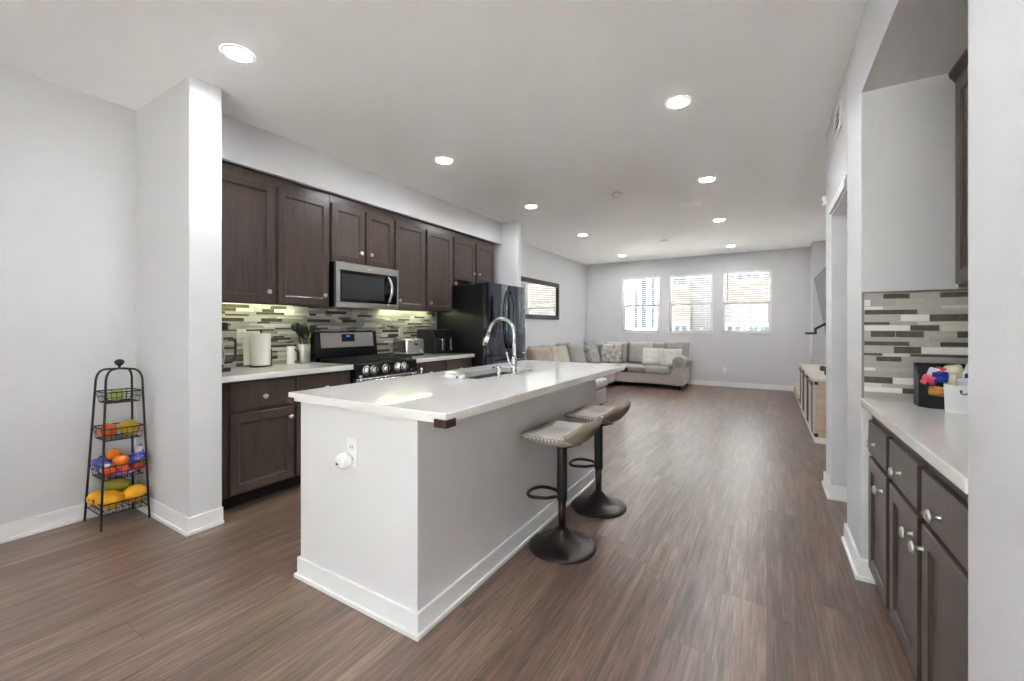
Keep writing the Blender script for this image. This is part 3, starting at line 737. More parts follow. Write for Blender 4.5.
mat('brushed_steel', srgb(214, 210, 204), 0.42, 1.0)
ck = thing('utensil_crock', 'brushed steel utensil crock on the counter beside the range', 'utensil holder', (-3.60, 2.29, CT))
MB().lathe([(0.052, 0), (0.056, 0.004), (0.056, 0.168), (0.054, 0.17), (0.052, 0.166), (0.052, 0.008), (0.002, 0.006)], (-3.60, 2.29, CT), 32).build('body', 'brushed_steel', ck)
def spoon(label, nm, cat, base, tip, kind, m):
    b, tp = Vector(base), Vector(tip); d = (tp - b).normalized()
    t = thing(nm, label, cat, base, 'utensils in the crock')
    MB().tube([b, b + (tp - b) * 0.7], 0.005, 8).build('handle', m, t)
    c = b + (tp - b) * 0.86; q = d.to_track_quat('Z', 'X')
    h = MB()
    if kind == 'ladle': h.blob(c + Vector((0.0, 0, 0)), 0.036, 0.046, 0.042)
    elif kind == 'spoon': h.blob(c, 0.012, 0.040, 0.062, q)
    elif kind == 'turner':
        h.prism([(-0.030, -0.06), (0.030, -0.06), (0.046, 0.055), (-0.046, 0.055)], lambda p: c + q @ Vector((-0.003, p[0], p[1])), lambda p: c + q @ Vector((0.003, p[0], p[1])))
    else: h.blob(c, 0.008, 0.013, 0.045, q)
    h.build('head', m, t)
z0 = CT + 0.012
spoon('black ladle with a round bowl leaning left in the steel crock', 'ladle', 'ladle', (-3.60, 2.31, z0), (-3.63, 2.225, CT + 0.375), 'ladle', 'black_plastic')
spoon('black serving spoon leaning to the front left of the crock', 'serving_spoon', 'spoon', (-3.578, 2.30, z0), (-3.54, 2.235, CT + 0.33), 'spoon', 'black_plastic')
spoon('black slotted turner leaning right in the steel crock', 'turner', 'spatula', (-3.60, 2.275, z0), (-3.60, 2.385, CT + 0.335), 'turner', 'black_plastic')
spoon('black broad spoon at the back of the crock', 'cooking_spoon', 'spoon', (-3.635, 2.285, z0), (-3.675, 2.345, CT + 0.345), 'spoon', 'black_plastic')
spoon('slim steel whisk handle standing up in the middle of the crock', 'whisk', 'whisk', (-3.62, 2.30, z0), (-3.635, 2.305, CT + 0.34), 'stick', 'steel')
spoon('green herb stick poking up at the front of the crock', 'stirring_stick', 'utensil', (-3.565, 2.285, z0), (-3.535, 2.315, CT + 0.27), 'stick', 'green_utensil')

ts = thing('toaster', 'steel two-slot toaster on the counter right of the range', 'toaster', (-3.50, 3.50, CT))
MB().box(-3.63, -3.39, 3.37, 3.655, CT + 0.014, CT + 0.195, 0.028, seg=4, smooth=False).build('shell', 'steel', ts)
MB().box(-3.62, -3.40, 3.38, 3.645, CT, CT + 0.018, 0.004).build('base', 'black_plastic', ts)
sl = MB()
for y in (3.46, 3.565): sl.box(-3.60, -3.42, y - 0.016, y + 0.016, CT + 0.188, CT + 0.1965)
sl.build('slots', 'black_plastic', ts)
MB().box(-3.39, -3.372, 3.50, 3.525, CT + 0.12, CT + 0.14, 0.004).build('lever', 'black_plastic', ts)
MB().lathe([(0.015, 0), (0.014, 0.012), (0.003, 0.013)], (-3.39, 3.59, CT + 0.055), 16, 'x').build('dial', 'chrome', ts)

af = thing('air_fryer', 'black dual-basket air fryer with silver handles next to the refrigerator', 'air fryer', (-3.50, 3.95, CT))
AY0, AY1 = 3.80, 4.125
prof = [(-3.66, CT + 0.01), (-3.40, CT + 0.01), (-3.37, CT + 0.03), (-3.37, CT + 0.19), (-3.42, CT + 0.285), (-3.45, CT + 0.295), (-3.65, CT + 0.295), (-3.66, CT + 0.28)]
MB().prism(prof, lambda p: (p[0], AY0, p[1]), lambda p: (p[0], AY1, p[1])).build('housing', 'dark_plastic', af)
MB().prism([(-3.378, CT + 0.20), (-3.373, CT + 0.20), (-3.418, CT + 0.283), (-3.424, CT + 0.283)], lambda p: (p[0] + 0.004, AY0 + 0.02, p[1]), lambda p: (p[0] + 0.004, AY1 - 0.02, p[1])).build('control_panel', 'black_glass', af)
for a in (AY0 + 0.015, (AY0 + AY1) / 2 + 0.004):
    b = a + 0.145
    bk = MB().box(-3.375, -3.362, a, b, CT + 0.025, CT + 0.185, 0.006).build('basket', 'black_plastic', af)
    yc = (a + b) / 2
    MB().box(-3.362, -3.305, yc - 0.024, yc + 0.024, CT + 0.155, CT + 0.178, 0.006).box(-3.325, -3.305, yc - 0.024, yc + 0.024, CT + 0.05, CT + 0.178, 0.007).build('handle', 'steel', bk)
for x in (-3.63, -3.42):
    for y in (AY0 + 0.03, AY1 - 0.03): MB().lathe([(0.012, 0), (0.012, 0.012)], (x, y, CT), 12).build('foot', 'black_plastic', af)

def outlet(label, y, z, slots=True):
    t = thing('wall_outlet', label, 'outlet', (XK + 0.0115, y, z - 0.058), 'white wall plates')
    MB().box(XK + 0.0113, XK + 0.017, y - 0.036, y + 0.036, z - 0.058, z + 0.058, 0.003).build('plate', 'white_plastic', t)
    if slots:
        for dz in (-0.022, 0.022):
            s = MB().box(XK + 0.0165, XK + 0.0185, y - 0.016, y + 0.016, z + dz - 0.014, z + dz + 0.014, 0.003).build('socket', 'ceramic', t)
            MB().box(XK + 0.018, XK + 0.0188, y - 0.008, y - 0.005, z + dz - 0.004, z + dz + 0.006).box(XK + 0.018, XK + 0.0188, y + 0.005, y + 0.008, z + dz - 0.004, z + dz + 0.006).build('slots', 'grille_dark', s)
    else: MB().box(XK + 0.0165, XK + 0.020, y - 0.016, y + 0.016, z - 0.03, z + 0.03, 0.002).build('rocker', 'ceramic', t)
outlet('white outlet plate on the tiles left of the paper towels', 1.805, 1.173)
outlet('white switch plate on the tiles above the toaster', 3.565, 1.18, False)
t = thing('wall_outlet', 'white outlet low on the far wall right of the sofa', 'outlet', (-0.755, YF, 0.29), 'white wall plates')
MB().box(-0.79, -0.72, YF - 0.006, YF - 0.0005, 0.29, 0.405, 0.002).build('plate', 'white_plastic', t)
for dz in (0.325, 0.37): MB().box(-0.77, -0.74, YF - 0.008, YF - 0.0055, dz - 0.014, dz + 0.014, 0.002).build('socket', 'ceramic', t)

# ------------------------------------------------------------------ island
IX0, IX1, IY0, IY1 = -1.996, -1.206, 1.256, 3.32
SX0, SX1, SY0, SY1 = -2.055, -1.033, 1.225, 3.61
SKX0, SKX1, SKY0, SKY1 = -1.86, -1.555, 2.15, 2.90
isl = thing('kitchen_island', 'large white kitchen island with baseboard in the middle of the floor', 'kitchen island', (-1.6, 2.29, 0))
b = MB(); w = 0.02
b.box(IX0, IX1, IY0, IY0 + w, 0, 0.879).box(IX0, IX1, IY1 - w, IY1, 0, 0.879).box(IX0, IX0 + w, IY0 + w, IY1 - w, 0, 0.879).box(IX1 - w, IX1, IY0 + w, IY1 - w, 0, 0.879)
b.build('body', 'island_paint', isl)
b = MB()
for d, h in ((0.013, 0.100), (0.024, 0.020)):
    b.box(IX0 - d, IX1 + d, IY0 - d, IY0, 0, h, 0.003).box(IX0 - d, IX1 + d, IY1, IY1 + d, 0, h, 0.003).box(IX1, IX1 + d, IY0, IY1, 0, h, 0.003).box(IX0 - d, IX0, IY0, IY1, 0, h, 0.003)
b.build('baseboard', 'trim_paint', isl)
# worktop with sink cut-out (one continuous slab, lifted off it is a thing of its own)
def slab(x0, x1, y0, y1, z0, z1, hx0, hx1, hy0, hy1):
    m = MB(); P = []
    xs_ = [x0, hx0, hx1, x1]; ys_ = [y0, hy0, hy1, y1]
    idx = {}
    V = []; F = []
    for k, z in enumerate((z0, z1)):
        for i in range(4):
            for j in range(4): idx[i, j, k] = len(V); V.append((xs_[i], ys_[j], z))
    for i in range(3):
        for j in range(3):
            if (i, j) == (1, 1): continue
            F.append((idx[i, j, 1], idx[i + 1, j, 1], idx[i + 1, j + 1, 1], idx[i, j + 1, 1])); F.append((idx[i, j, 0], idx[i, j + 1, 0], idx[i + 1, j + 1, 0], idx[i + 1, j, 0]))
    for j in range(3):
        F.append((idx[0, j, 0], idx[0, j, 1], idx[0, j + 1, 1], idx[0, j + 1, 0])); F.append((idx[3, j, 0], idx[3, j + 1, 0], idx[3, j + 1, 1], idx[3, j, 1]))
    for i in range(3):
        F.append((idx[i, 0, 0], idx[i + 1, 0, 0], idx[i + 1, 0, 1], idx[i, 0, 1])); F.append((idx[i, 3, 0], idx[i, 3, 1], idx[i + 1, 3, 1], idx[i + 1, 3, 0]))
    for (a, c) in (((1, 1), (2, 1)), ((2, 1), (2, 2)), ((2, 2), (1, 2)), ((1, 2), (1, 1))):
        F.append((idx[a[0], a[1], 0], idx[a[0], a[1], 1], idx[c[0], c[1], 1], idx[c[0], c[1], 0]))
    m.add(V, F)
    bmesh.ops.recalc_face_normals(m.bm, faces=m.bm.faces[:])
    es = [e for e in m.bm.edges if len(e.link_faces) == 2 and e.calc_face_angle() > 1]
    bmesh.ops.bevel(m.bm, geom=es, offset=0.004, segments=2, profile=0.5, affect='EDGES')
    return m
tag(slab(SX0, SX1, SY0, SY1, 0.88, 0.921, SKX0, SKX1, SKY0, SKY1).build('countertop', 'quartz'), 'long white quartz worktop of the island with a sink cut-out', 'countertop', 'quartz countertops')
# sink: two steel bowls under the cut-out
sk = thing('kitchen_sink', 'undermount stainless steel double-bowl sink in the island worktop', 'sink', (-1.70, 2.52, 0.66))
def bowl(x0, x1, y0, y1, z0, z1):
    m = MB(); g = 0.004
    m.box(x0 - g, x1 + g, y0 - g, y1 + g, z0 - g, z0)
    m.box(x0 - g, x0, y0 - g, y1 + g, z0, z1).box(x1, x1 + g, y0 - g, y1 + g, z0, z1).box(x0, x1, y0 - g, y0, z0, z1).box(x0, x1, y1, y1 + g, z0, z1)
    m.lathe([(0.035, 0.0005), (0.035, 0.003), (0.02, 0.002), (0.002, 0.001)], ((x0 + x1) / 2, (y0 + y1) / 2, z0), 20)
    return m
bowl(SKX0 - 0.004, SKX1 + 0.004, SKY0 - 0.004, 2.515, 0.68, 0.879).build('bowl', 'steel', sk)
bowl(SKX0 - 0.004, SKX1 + 0.004, 2.535, SKY1 + 0.004, 0.68, 0.879).build('bowl', 'steel', sk)
# faucet
fc = thing('kitchen_faucet', 'tall chrome gooseneck pull-down faucet behind the island sink', 'faucet', (-1.49, 2.49, 0.921))
FXc, FYc = -1.49, 2.49
MB().lathe([(0.032, 0), (0.032, 0.006), (0.026, 0.012), (0.022, 0.03), (0.021, 0.10), (0.019, 0.115), (0.013, 0.12)], (FXc, FYc, 0.921), 28).build('base', 'chrome', fc)
pts = [(FXc, FYc, 1.03), (FXc, FYc, 1.18)]
for k in range(13):
    a = math.pi * k / 12 * 0.92
    pts.append((FXc - 0.105 + 0.105 * math.cos(a), FYc, 1.20 + 0.105 * math.sin(a)))
pts.append((pts[-1][0] - 0.012, FYc, pts[-1][2] - 0.03))
MB().tube(pts, 0.0125, 14).build('spout', 'chrome', fc)
e = Vector(pts[-1]); dr = (Vector(pts[-1]) - Vector(pts[-2])).normalized()
MB().tube([e, e + dr * 0.02, e + dr * 0.05, e + dr * 0.085], [0.014, 0.017, 0.019, 0.020], 16).build('spray_head', 'chrome', fc)
hd = MB().tube([(FXc, FYc - 0.015, 0.985), (FXc, FYc - 0.045, 0.985)], 0.013, 12); hd.tube([(FXc, FYc - 0.045, 0.985), (FXc - 0.012, FYc - 0.052, 1.02), (FXc - 0.03, FYc - 0.055, 1.075)], [0.008, 0.007, 0.006], 10)
hd.build('lever', 'chrome', fc)
sd = thing('soap_dispenser', 'short chrome soap dispenser on the worktop left of the faucet', 'soap dispenser', (-1.505, 2.32, 0.921))
MB().lathe([(0.02, 0), (0.02, 0.004), (0.014, 0.008), (0.0135, 0.05), (0.017, 0.052), (0.017, 0.066), (0.012, 0.07)], (-1.505, 2.32, 0.921), 20).build('body', 'chrome', sd)
MB().tube([(-1.505, 2.32, 0.984), (-1.535, 2.32, 0.986), (-1.553, 2.32, 0.978)], 0.006, 8).build('nozzle', 'chrome', sd)
sp = thing('sponge_holder', 'white sponge holder on the worktop at the near end of the sink', 'sponge holder', (-1.70, 2.10, 0.921))
MB().box(-1.765, -1.635, 2.075, 2.138, 0.921, 0.945, 0.010, seg=3).box(-1.765, -1.69, 2.078, 2.135, 0.944, 0.962, 0.008, seg=3).build('tray', 'white_plastic', sp)
MB().box(-1.668, -1.648, 2.0735, 2.078, 0.928, 0.938, 0.002).build('drain_hole', 'grille_dark', sp)
# corner guards
def guard(label, x, y, sx, sy):
    t = 0.007; l = 0.055
    m = MB().box(x, x - sx * l, y, y + sy * t, 0.866, 0.899, 0.003).box(x + sx * t, x, y + sy * t, y - sy * l, 0.866, 0.899, 0.003)
    m.box(x, x - sx * l, y, y - sy * l, 0.866, 0.8795, 0.003)
    tag(m.build('corner_guard', 'brown_rubber'), label, 'corner guard', 'corner guards on the island worktop')
guard('dark brown corner guard on the near right corner of the island worktop', SX1, SY0, 1, -1)
guard('dark brown corner guard on the near left corner of the island worktop', SX0, SY0, -1, -1)
guard('dark brown corner guard on the far right corner of the island worktop', SX1, SY1, 1, 1)
# island outlet and plugged-in device
t = thing('wall_outlet', 'white outlet plate on the near end of the island', 'outlet', (-1.60, IY0, 0.615), 'white wall plates')
MB().box(-1.637, -1.567, IY0 - 0.0055, IY0 - 0.0003, 0.618, 0.745, 0.002).build('plate', 'white_plastic', t)
for z in (0.655, 0.708):
    s = MB().box(-1.618, -1.586, IY0 - 0.0075, IY0 - 0.005, z - 0.014, z + 0.014, 0.002).build('socket', 'ceramic', t)
    MB().box(-1.610, -1.607, IY0 - 0.0082, IY0 - 0.007, z - 0.004, z + 0.006).box(-1.597, -1.594, IY0 - 0.0082, IY0 - 0.007, z - 0.004, z + 0.006).build('slots', 'grille_dark', s)
t = thing('air_freshener', 'white plug-in air freshener in the island outlet', 'air freshener', (-1.63, IY0 - 0.008, 0.60))
MB().lathe([(0.030, 0), (0.034, 0.006), (0.036, 0.03), (0.030, 0.046), (0.014, 0.052), (0.002, 0.053)], (-1.625, IY0 - 0.0085, 0.648), 28, '-y').build('body', 'white_plastic', t)
MB().blob((-1.632, IY0 - 0.0595, 0.640), 0.010, 0.004, 0.005).build('vent', 'black_plastic', t)

# ------------------------------------------------------------------ bar stools
def make_stool(name_loc, label):
    t = thing('bar_stool', label, 'bar stool', name_loc, 'bar stools at the island')
    ox, oy, _ = name_loc
    MB().lathe([(0.188, 0), (0.19, 0.004), (0.188, 0.010), (0.165, 0.018), (0.12, 0.032), (0.08, 0.052), (0.05, 0.078), (0.036, 0.095), (0.030, 0.105), (0.002, 0.106)], (ox, oy, 0), 48).build('base', 'bronze_metal', t)
    MB().lathe([(0.0225, 0.10), (0.0225, 0.29)], (ox, oy, 0), 24).build('piston', 'bronze_metal', t)
    MB().lathe([(0.0285, 0.262), (0.029, 0.266), (0.029, 0.565), (0.027, 0.576)], (ox, oy, 0), 24).build('column', 'black_metal', t)
    # footrest: flattened loop in front of the column
    pts = [(ox - 0.025, oy + 0.022, 0.285), (ox - 0.07, oy + 0.07, 0.283), (ox - 0.13, oy + 0.085, 0.28)]
    for k in range(9):
        a = math.pi / 2 + math.pi * k / 8; pts.append((ox - 0.15 + 0.055 * math.cos(a), oy + 0.085 * math.sin(a), 0.278))
    pts += [(ox - 0.13, oy - 0.085, 0.28), (ox - 0.07, oy - 0.07, 0.283), (ox - 0.025, oy - 0.022, 0.285)]
    MB().tube(pts, 0.0095, 10).build('footrest', 'black_metal', t)
    MB().box(ox - 0.06, ox + 0.06, oy - 0.06, oy + 0.06, 0.578, 0.594, 0.003).build('mounting_plate', 'black_metal', t)
    MB().tube([(ox + 0.02, oy + 0.03, 0.556), (ox + 0.04, oy + 0.11, 0.552), (ox + 0.045, oy + 0.17, 0.545)], 0.005, 8).build('lever', 'black_metal', t)
    # lofted shell: u runs from the front lip to the top of the low back
    ctl = [(-0.222, 0.624, 0.010, 0.11), (-0.212, 0.625, 0.018, 0.150), (-0.17, 0.629, 0.028, 0.186), (-0.11, 0.629, 0.034, 0.205), (-0.03, 0.624, 0.037, 0.214), (0.05, 0.624, 0.037, 0.214), (0.10, 0.631, 0.036, 0.212),
           (0.145, 0.648, 0.033, 0.205), (0.18, 0.674, 0.028, 0.192), (0.205, 0.701, 0.024, 0.172), (0.222, 0.727, 0.017, 0.142), (0.228, 0.737, 0.008, 0.115)]
    def cr(i, f):
        p = [ctl[max(0, min(len(ctl) - 1, i + q))] for q in (-1, 0, 1, 2)]
        return [0.5 * ((2 * p[1][k]) + (-p[0][k] + p[2][k]) * f + (2 * p[0][k] - 5 * p[1][k] + 4 * p[2][k] - p[3][k]) * f * f + (-p[0][k] + 3 * p[1][k] - 3 * p[2][k] + p[3][k]) * f ** 3) for k in range(4)]
    S = [cr(i, f / 3) for i in range(len(ctl) - 1) for f in range(3)] + [list(ctl[-1])]
    rings = []
    for i, (u, z, th, hw) in enumerate(S):
        a = S[max(0, i - 1)]; b = S[min(len(S) - 1, i + 1)]
        d = Vector((b[0] - a[0], 0, b[1] - a[1])).normalized(); n = Vector((-d.z, 0, d.x))
        ring = []
        for k in range(32):
            an = 2 * math.pi * k / 32; c, s_ = math.cos(an), math.sin(an)
            v = hw * math.copysign(abs(c) ** 0.75, c); w = th * math.copysign(abs(s_) ** 0.8, s_)
            w += 0.026 * (v / hw) ** 2 * (hw / 0.214) ** 2        # dished: sides a little higher
            fold = -0.018 * (v / hw) ** 2 if i > len(S) * 0.6 else 0   # the back curls round the sitter
            ring.append(Vector((ox + u * 0.90 + fold, oy + v, z)) + n * w)
        rings.append(ring)
    n = len(rings); i0, i1 = int(n * 0.19), int(n * 0.64)
    MB().rings(rings[i0:i1 + 1], True, True).build('seat', 'woven_fabric', t)
    fp = MB().rings(rings[:i0 + 1], True, True).build('front_panel', 'taupe', t); fp['label'] = 'smooth taupe front lip'
    bp = MB().rings(rings[i1:], True, True).build('backrest', 'taupe', t); bp['label'] = 'smooth taupe low backrest'
    return t
s1 = make_stool((-0.998, 2.20, 0), 'taupe bar stool with bronze pedestal nearest the camera, at the island')
s2 = copy_tree(s1); s2.location = (-1.003, 2.82, 0); s2['label'] = 'taupe bar stool with bronze pedestal, the farther of the two at the island'

# ------------------------------------------------------------------ fruit stand
FB = {'l': (-3.753, 0.893), 'f': (-3.467, 0.897), 'r': (-3.455, 1.128), 'b': (-3.730, 1.128)}
FT = {'l': (-3.705, 0.935), 'f': (-3.545, 0.940), 'r': (-3.510, 1.108), 'b': (-3.675, 1.105)}
FC = Vector((-3.608, 1.022, 0)); ZL = 0.935
fs = thing('fruit_stand', 'tall black wire fruit stand with four baskets in the left corner', 'fruit stand', (FC.x, FC.y, 0))
def legp(k, z):
    a, b = Vector(FB[k]), Vector(FT[k]); q = a.lerp(b, min(1, z / ZL)); return Vector((q.x, q.y, z))
for k in 'lfrb':
    pts = [legp(k, 0), legp(k, 0.3), legp(k, 0.6), legp(k, ZL - 0.03)]
    top = legp(k, ZL); c = Vector((FC.x, FC.y, 0.982))
    for q in range(1, 7):
        a = math.pi / 2 * q / 6; h = top.copy(); dv = Vector((c.x - top.x, c.y - top.y, 0))
        L0 = 0.055; dvn = dv.normalized()
        pts.append(Vector((top.x, top.y, 0)) + dvn * L0 * (1 - math.cos(a)) + Vector((0, 0, ZL - 0.03 + (0.974 - ZL + 0.03) * math.sin(a))))
    pts.append(c + Vector((0, 0, -0.004)))
    MB().tube(pts, 0.0065, 8).build('leg', 'black_metal', fs)
MB().lathe([(0.008, 0.975), (0.007, 0.992), (0.016, 1.0), (0.024, 1.012), (0.026, 1.02), (0.022, 1.03), (0.01, 1.037), (0.002, 1.038)], (FC.x, FC.y, 0), 20).build('finial', 'black_metal', fs)
def basket(zr, zb, inset, bow):
    m = MB(); C4 = [legp(k, zr) for k in 'lfrb']
    cc = sum(C4, Vector()) / 4
    rim = [p + (cc - p) * 0.02 for p in C4]; bot = [Vector((p.x, p.y, zb)) + (Vector((cc.x, cc.y, 0)) - Vector((p.x, p.y, 0))) * inset for p in C4]
    def loop(c, r):
        out = []
        for i in range(4):
            for q in range(6): out.append(c[i].lerp(c[(i + 1) % 4], q / 6))
        m.tube(out, r, 6, closed=True)
    loop(rim, 0.004); loop(bot, 0.003); loop([a.lerp(b, 0.5) for a, b in zip(rim, bot)], 0.002)
    for i in range(4):
        j = (i + 1) % 4; N = 7
        for q in range(N + 1):
            f = q / N; a = rim[i].lerp(rim[j], f); b = bot[i].lerp(bot[j], f)
            if i < 2:
                i2, j2 = (i + 3) % 4, (i + 2) % 4
                c = bot[i2].lerp(bot[j2], f); d = rim[i2].lerp(rim[j2], f)
                m.tube([a, b, c, d], 0.0018, 5)
    m.build('basket', 'black_metal', fs)
basket(0.833, 0.765, 0.16, 0); basket(0.606, 0.532, 0.14, 0); basket(0.375, 0.292, 0.12, 0); basket(0.150, 0.085, 0.02, 0)
def fruit(nm, label, cat, c, r, m, rot=None, group=None, stem=True):
    t = thing(nm, label, cat, (c[0], c[1], c[2] - r[2]), group)
    MB().blob(c, r[0], r[1], r[2], rot, 24, 16).build('body', m, t)
    if stem:
        q = rot.to_matrix() if rot else Matrix.Identity(3)
        p = Vector(c) + q @ Vector((0, 0, r[2] * 0.97)); d = q @ Vector((0, 0, 1))
        MB().tube([p, p + d * 0.006], [0.004, 0.003], 8).build('stem', 'brown_rubber', t)
    return t
from mathutils import Euler
E_ = lambda a, b, c: Euler((R(a), R(b), R(c)))
fruit('lime', 'green lime alone in the top basket of the fruit stand', 'lime', (-3.61, 1.008, 0.806), (0.042, 0.040, 0.036), 'lime_skin', None)
fruit('tomato', 'red-orange tomato left of the mango in the second basket', 'tomato', (-3.615, 0.968, 0.583), (0.048, 0.048, 0.043), 'tomato_skin')
fruit('mango', 'yellow mango in the second basket of the fruit stand', 'mango', (-3.60, 1.07, 0.586), (0.048, 0.050, 0.060), 'mango_skin', E_(70, 0, -50))
G = 'oranges in the blue net bag'
fruit('orange', 'topmost orange on the blue bag in the third basket', 'orange', (-3.628, 1.000, 0.420), (0.038, 0.038, 0.036), 'orange_skin', None, G)
fruit('orange', 'bright orange in front of the topmost orange, third basket', 'orange', (-3.578, 1.022, 0.384), (0.042, 0.042, 0.036), 'orange_skin', None, G)
fruit('orange', 'red-orange fruit at the left front under the bright orange, third basket', 'orange', (-3.556, 0.962, 0.333), (0.038, 0.038, 0.037), 'deep_orange_skin', None, G)
fruit('orange', 'red-orange fruit in the middle bottom of the third basket', 'orange', (-3.556, 1.036, 0.330), (0.036, 0.036, 0.035), 'deep_orange_skin', None, G)
fruit('orange', 'red-orange fruit at the right end of the third basket', 'orange', (-3.556, 1.104, 0.333), (0.034, 0.034, 0.036), 'deep_orange_skin', None, G)
# the opened film bag around the oranges
def crumple(pts_fn, nu, nv, seed, amp):
    rr = random.Random(seed); V = []; F = []
    for i in range(nu + 1):
        for j in range(nv + 1):
            V.append(Vector(pts_fn(i / nu, j / nv)) + Vector((rr.uniform(-amp, amp), rr.uniform(-amp, amp), rr.uniform(-amp, amp))))
    for i in range(nu):
        for j in range(nv): F.append((i * (nv + 1) + j, (i + 1) * (nv + 1) + j, (i + 1) * (nv + 1) + j + 1, i * (nv + 1) + j + 1))
    return V, F
bgm = MB()
V, F = crumple(lambda u, v: (-3.69 + 0.12 * u, 0.905 + 0.115 * v, 0.325 + 0.09 * math.sin(math.pi * (0.25 + 0.55 * v)) - 0.035 * u), 8, 8, 1, 0.008); bgm.add(V, F)
V, F = crumple(lambda u, v: (-3.60 + 0.09 * u, 1.045 + 0.085 * v, 0.372 + 0.095 * v * (1 - 0.5 * u) - 0.02 * u), 8, 8, 2, 0.008); bgm.add(V, F)
V, F = crumple(lambda u, v: (-3.655 + 0.14 * u, 0.94 + 0.16 * v, 0.300 + 0.03 * math.sin(u * 3)), 7, 7, 5, 0.004); bgm.add(V, F)
bag = bgm.build('fruit_bag', 'blue_film', fix=False); tag(bag, 'torn blue plastic fruit bag with white print in the third basket', 'bag')
md = bag.modifiers.new('thick', 'SOLIDIFY'); md.thickness = 0.0015
bgm = MB(); V, F = crumple(lambda u, v: (-3.552 + 0.012 * u, 1.085 + 0.035 * v, 0.42 + 0.045 * u), 3, 3, 4, 0.003); bgm.add(V, F)
bgm.build('print_patch', 'white_film', bag, fix=False)['label'] = 'white printed patch at the raised end'
bgm = MB(); V, F = crumple(lambda u, v: (-3.558 + 0.02 * u, 0.925 + 0.035 * v, 0.385 - 0.045 * u), 3, 3, 6, 0.003); bgm.add(V, F)
pr = bgm.build('print_patch', 'white_film', bag, fix=False); pr['label'] = 'white printed patch at the front'
G = 'yellow fruit in the bottom basket'
fruit('yellow_melon', 'small yellow fruit at the far left end of the bottom basket', 'fruit', (-3.685, 0.935, 0.148), (0.048, 0.048, 0.052), 'yellow_skin', E_(80, 0, 30), G)
fruit('yellow_melon', 'large yellow fruit at the front left of the bottom basket', 'fruit', (-3.56, 0.960, 0.155), (0.058, 0.058, 0.068), 'yellow_skin', E_(78, 0, -20), G)
fruit('yellow_melon', 'large yellow fruit at the right end of the bottom basket', 'fruit', (-3.545, 1.085, 0.158), (0.056, 0.056, 0.068), 'yellow_skin', E_(82, 0, 20), G)
fruit('yellow_melon', 'yellow fruit tucked in the middle under the green mango', 'fruit', (-3.625, 1.045, 0.135), (0.046, 0.046, 0.050), 'yellow_skin', E_(85, 0, 60), G)
fruit('green_mango', 'green mango lying on top of the yellow fruit, bottom basket', 'mango', (-3.625, 1.015, 0.226), (0.042, 0.052, 0.076), 'green_mango_skin', E_(84, 0, -50))

# ------------------------------------------------------------------ right-hand alcove
XC = 0.441
GR = 'dark base cabinets under the right counter'
RK = dict(xf=XC, sgn=-1, xback=1.07, group=GR, zt=0.856, zdr=(0.645, 0.797), zdo=(0.085, 0.624))
base_cabinet('dark wood base cabinet at the far end of the right counter', 2.272, YA - 0.004, (2.288, 2.645), [(2.288, 2.645)], 2.508, [2.352], **RK)
base_cabinet('dark wood base cabinet in the middle under the right counter', 1.846, 2.272, (1.868, 2.236), [(1.868, 2.236)], 2.066, [1.918], **RK)
base_cabinet('dark wood base cabinet nearest the camera under the right counter', 1.393, 1.846, (1.415, 1.822), [(1.415, 1.822)], 1.645, [1.806], **RK)
tag(MB().box(0.397, 1.069, 1.392, YA - 0.002, 0.857, 0.896, 0.004).build('countertop', 'quartz'), 'white quartz counter in the right-hand alcove', 'countertop', 'quartz countertops')
uc = thing('wall_cabinet', 'dark wood wall cabinet with crown moulding in the right alcove', 'cabinet', (0.9, 2.0, 1.43), None)
UX = 0.742
MB().box(UX, 1.069, 1.393, YA - 0.004, 1.43, 2.385, 0.002).build('body', 'espresso', uc)
for a, b in ((2.245, 2.645), (1.83, 2.235), (1.405, 1.82)):
    d = shaker(a, b, 1.442, 2.34, front(UX, -1)).build('door', 'espresso', uc); knob(d, (UX - 0.02, a + 0.04, 1.53), '-x')
prof = [(UX, 2.352), (UX - 0.010, 2.352), (UX - 0.013, 2.362), (UX - 0.022, 2.375), (UX - 0.030, 2.388), (UX - 0.032, 2.396), (UX - 0.032, 2.407), (UX, 2.407)]
MB().prism(prof, lambda p: (p[0], 1.393, p[1]), lambda p: (p[0], YA - 0.004, p[1])).build('crown_moulding', 'espresso', uc)
CR = 0.896
og = thing('desk_organizer', 'black plastic organizer on the right counter, full of snack packets', 'organizer', (0.66, 2.54, CR))
m = MB(); t_ = 0.004
ox0, ox1, oy0, oy1 = 0.575, 0.745, 2.495, 2.605
poly = [(ox0, oy1), (ox0, oy0 + 0.035), (ox0 + 0.032, oy0), (ox1, oy0), (ox1, oy1)]
inn = [(ox0 + t_, oy1 - t_), (ox0 + t_, oy0 + 0.036), (ox0 + 0.034, oy0 + t_), (ox1 - t_, oy0 + t_), (ox1 - t_, oy1 - t_)]
zt = [CR + 0.19, CR + 0.135, CR + 0.10, CR + 0.10, CR + 0.19]
n = 5
V = [(p[0], p[1], CR) for p in poly] + [(p[0], p[1], z) for p, z in zip(poly, zt)] + [(p[0], p[1], z) for p, z in zip(inn, zt)] + [(p[0], p[1], CR + 0.004) for p in inn]
F = [tuple(range(n))]
for l in range(3):
    for i in range(n): F.append((l * n + i, l * n + (i + 1) % n, (l + 1) * n + (i + 1) % n, (l + 1) * n + i))
F.append(tuple(range(3 * n, 4 * n)))
m.add(V, F); m.build('box', 'black_plastic', og)
MB().box(0.582, 0.738, 2.574, 2.578, CR + 0.006, CR + 0.175).box(0.582, 0.738, 2.540, 2.544, CR + 0.006, CR + 0.14).build('divider', 'dark_plastic', og)
bn = thing('storage_bin', 'white storage bin with a small dark logo at the right end of the counter', 'bin', (0.72, 2.45, CR))
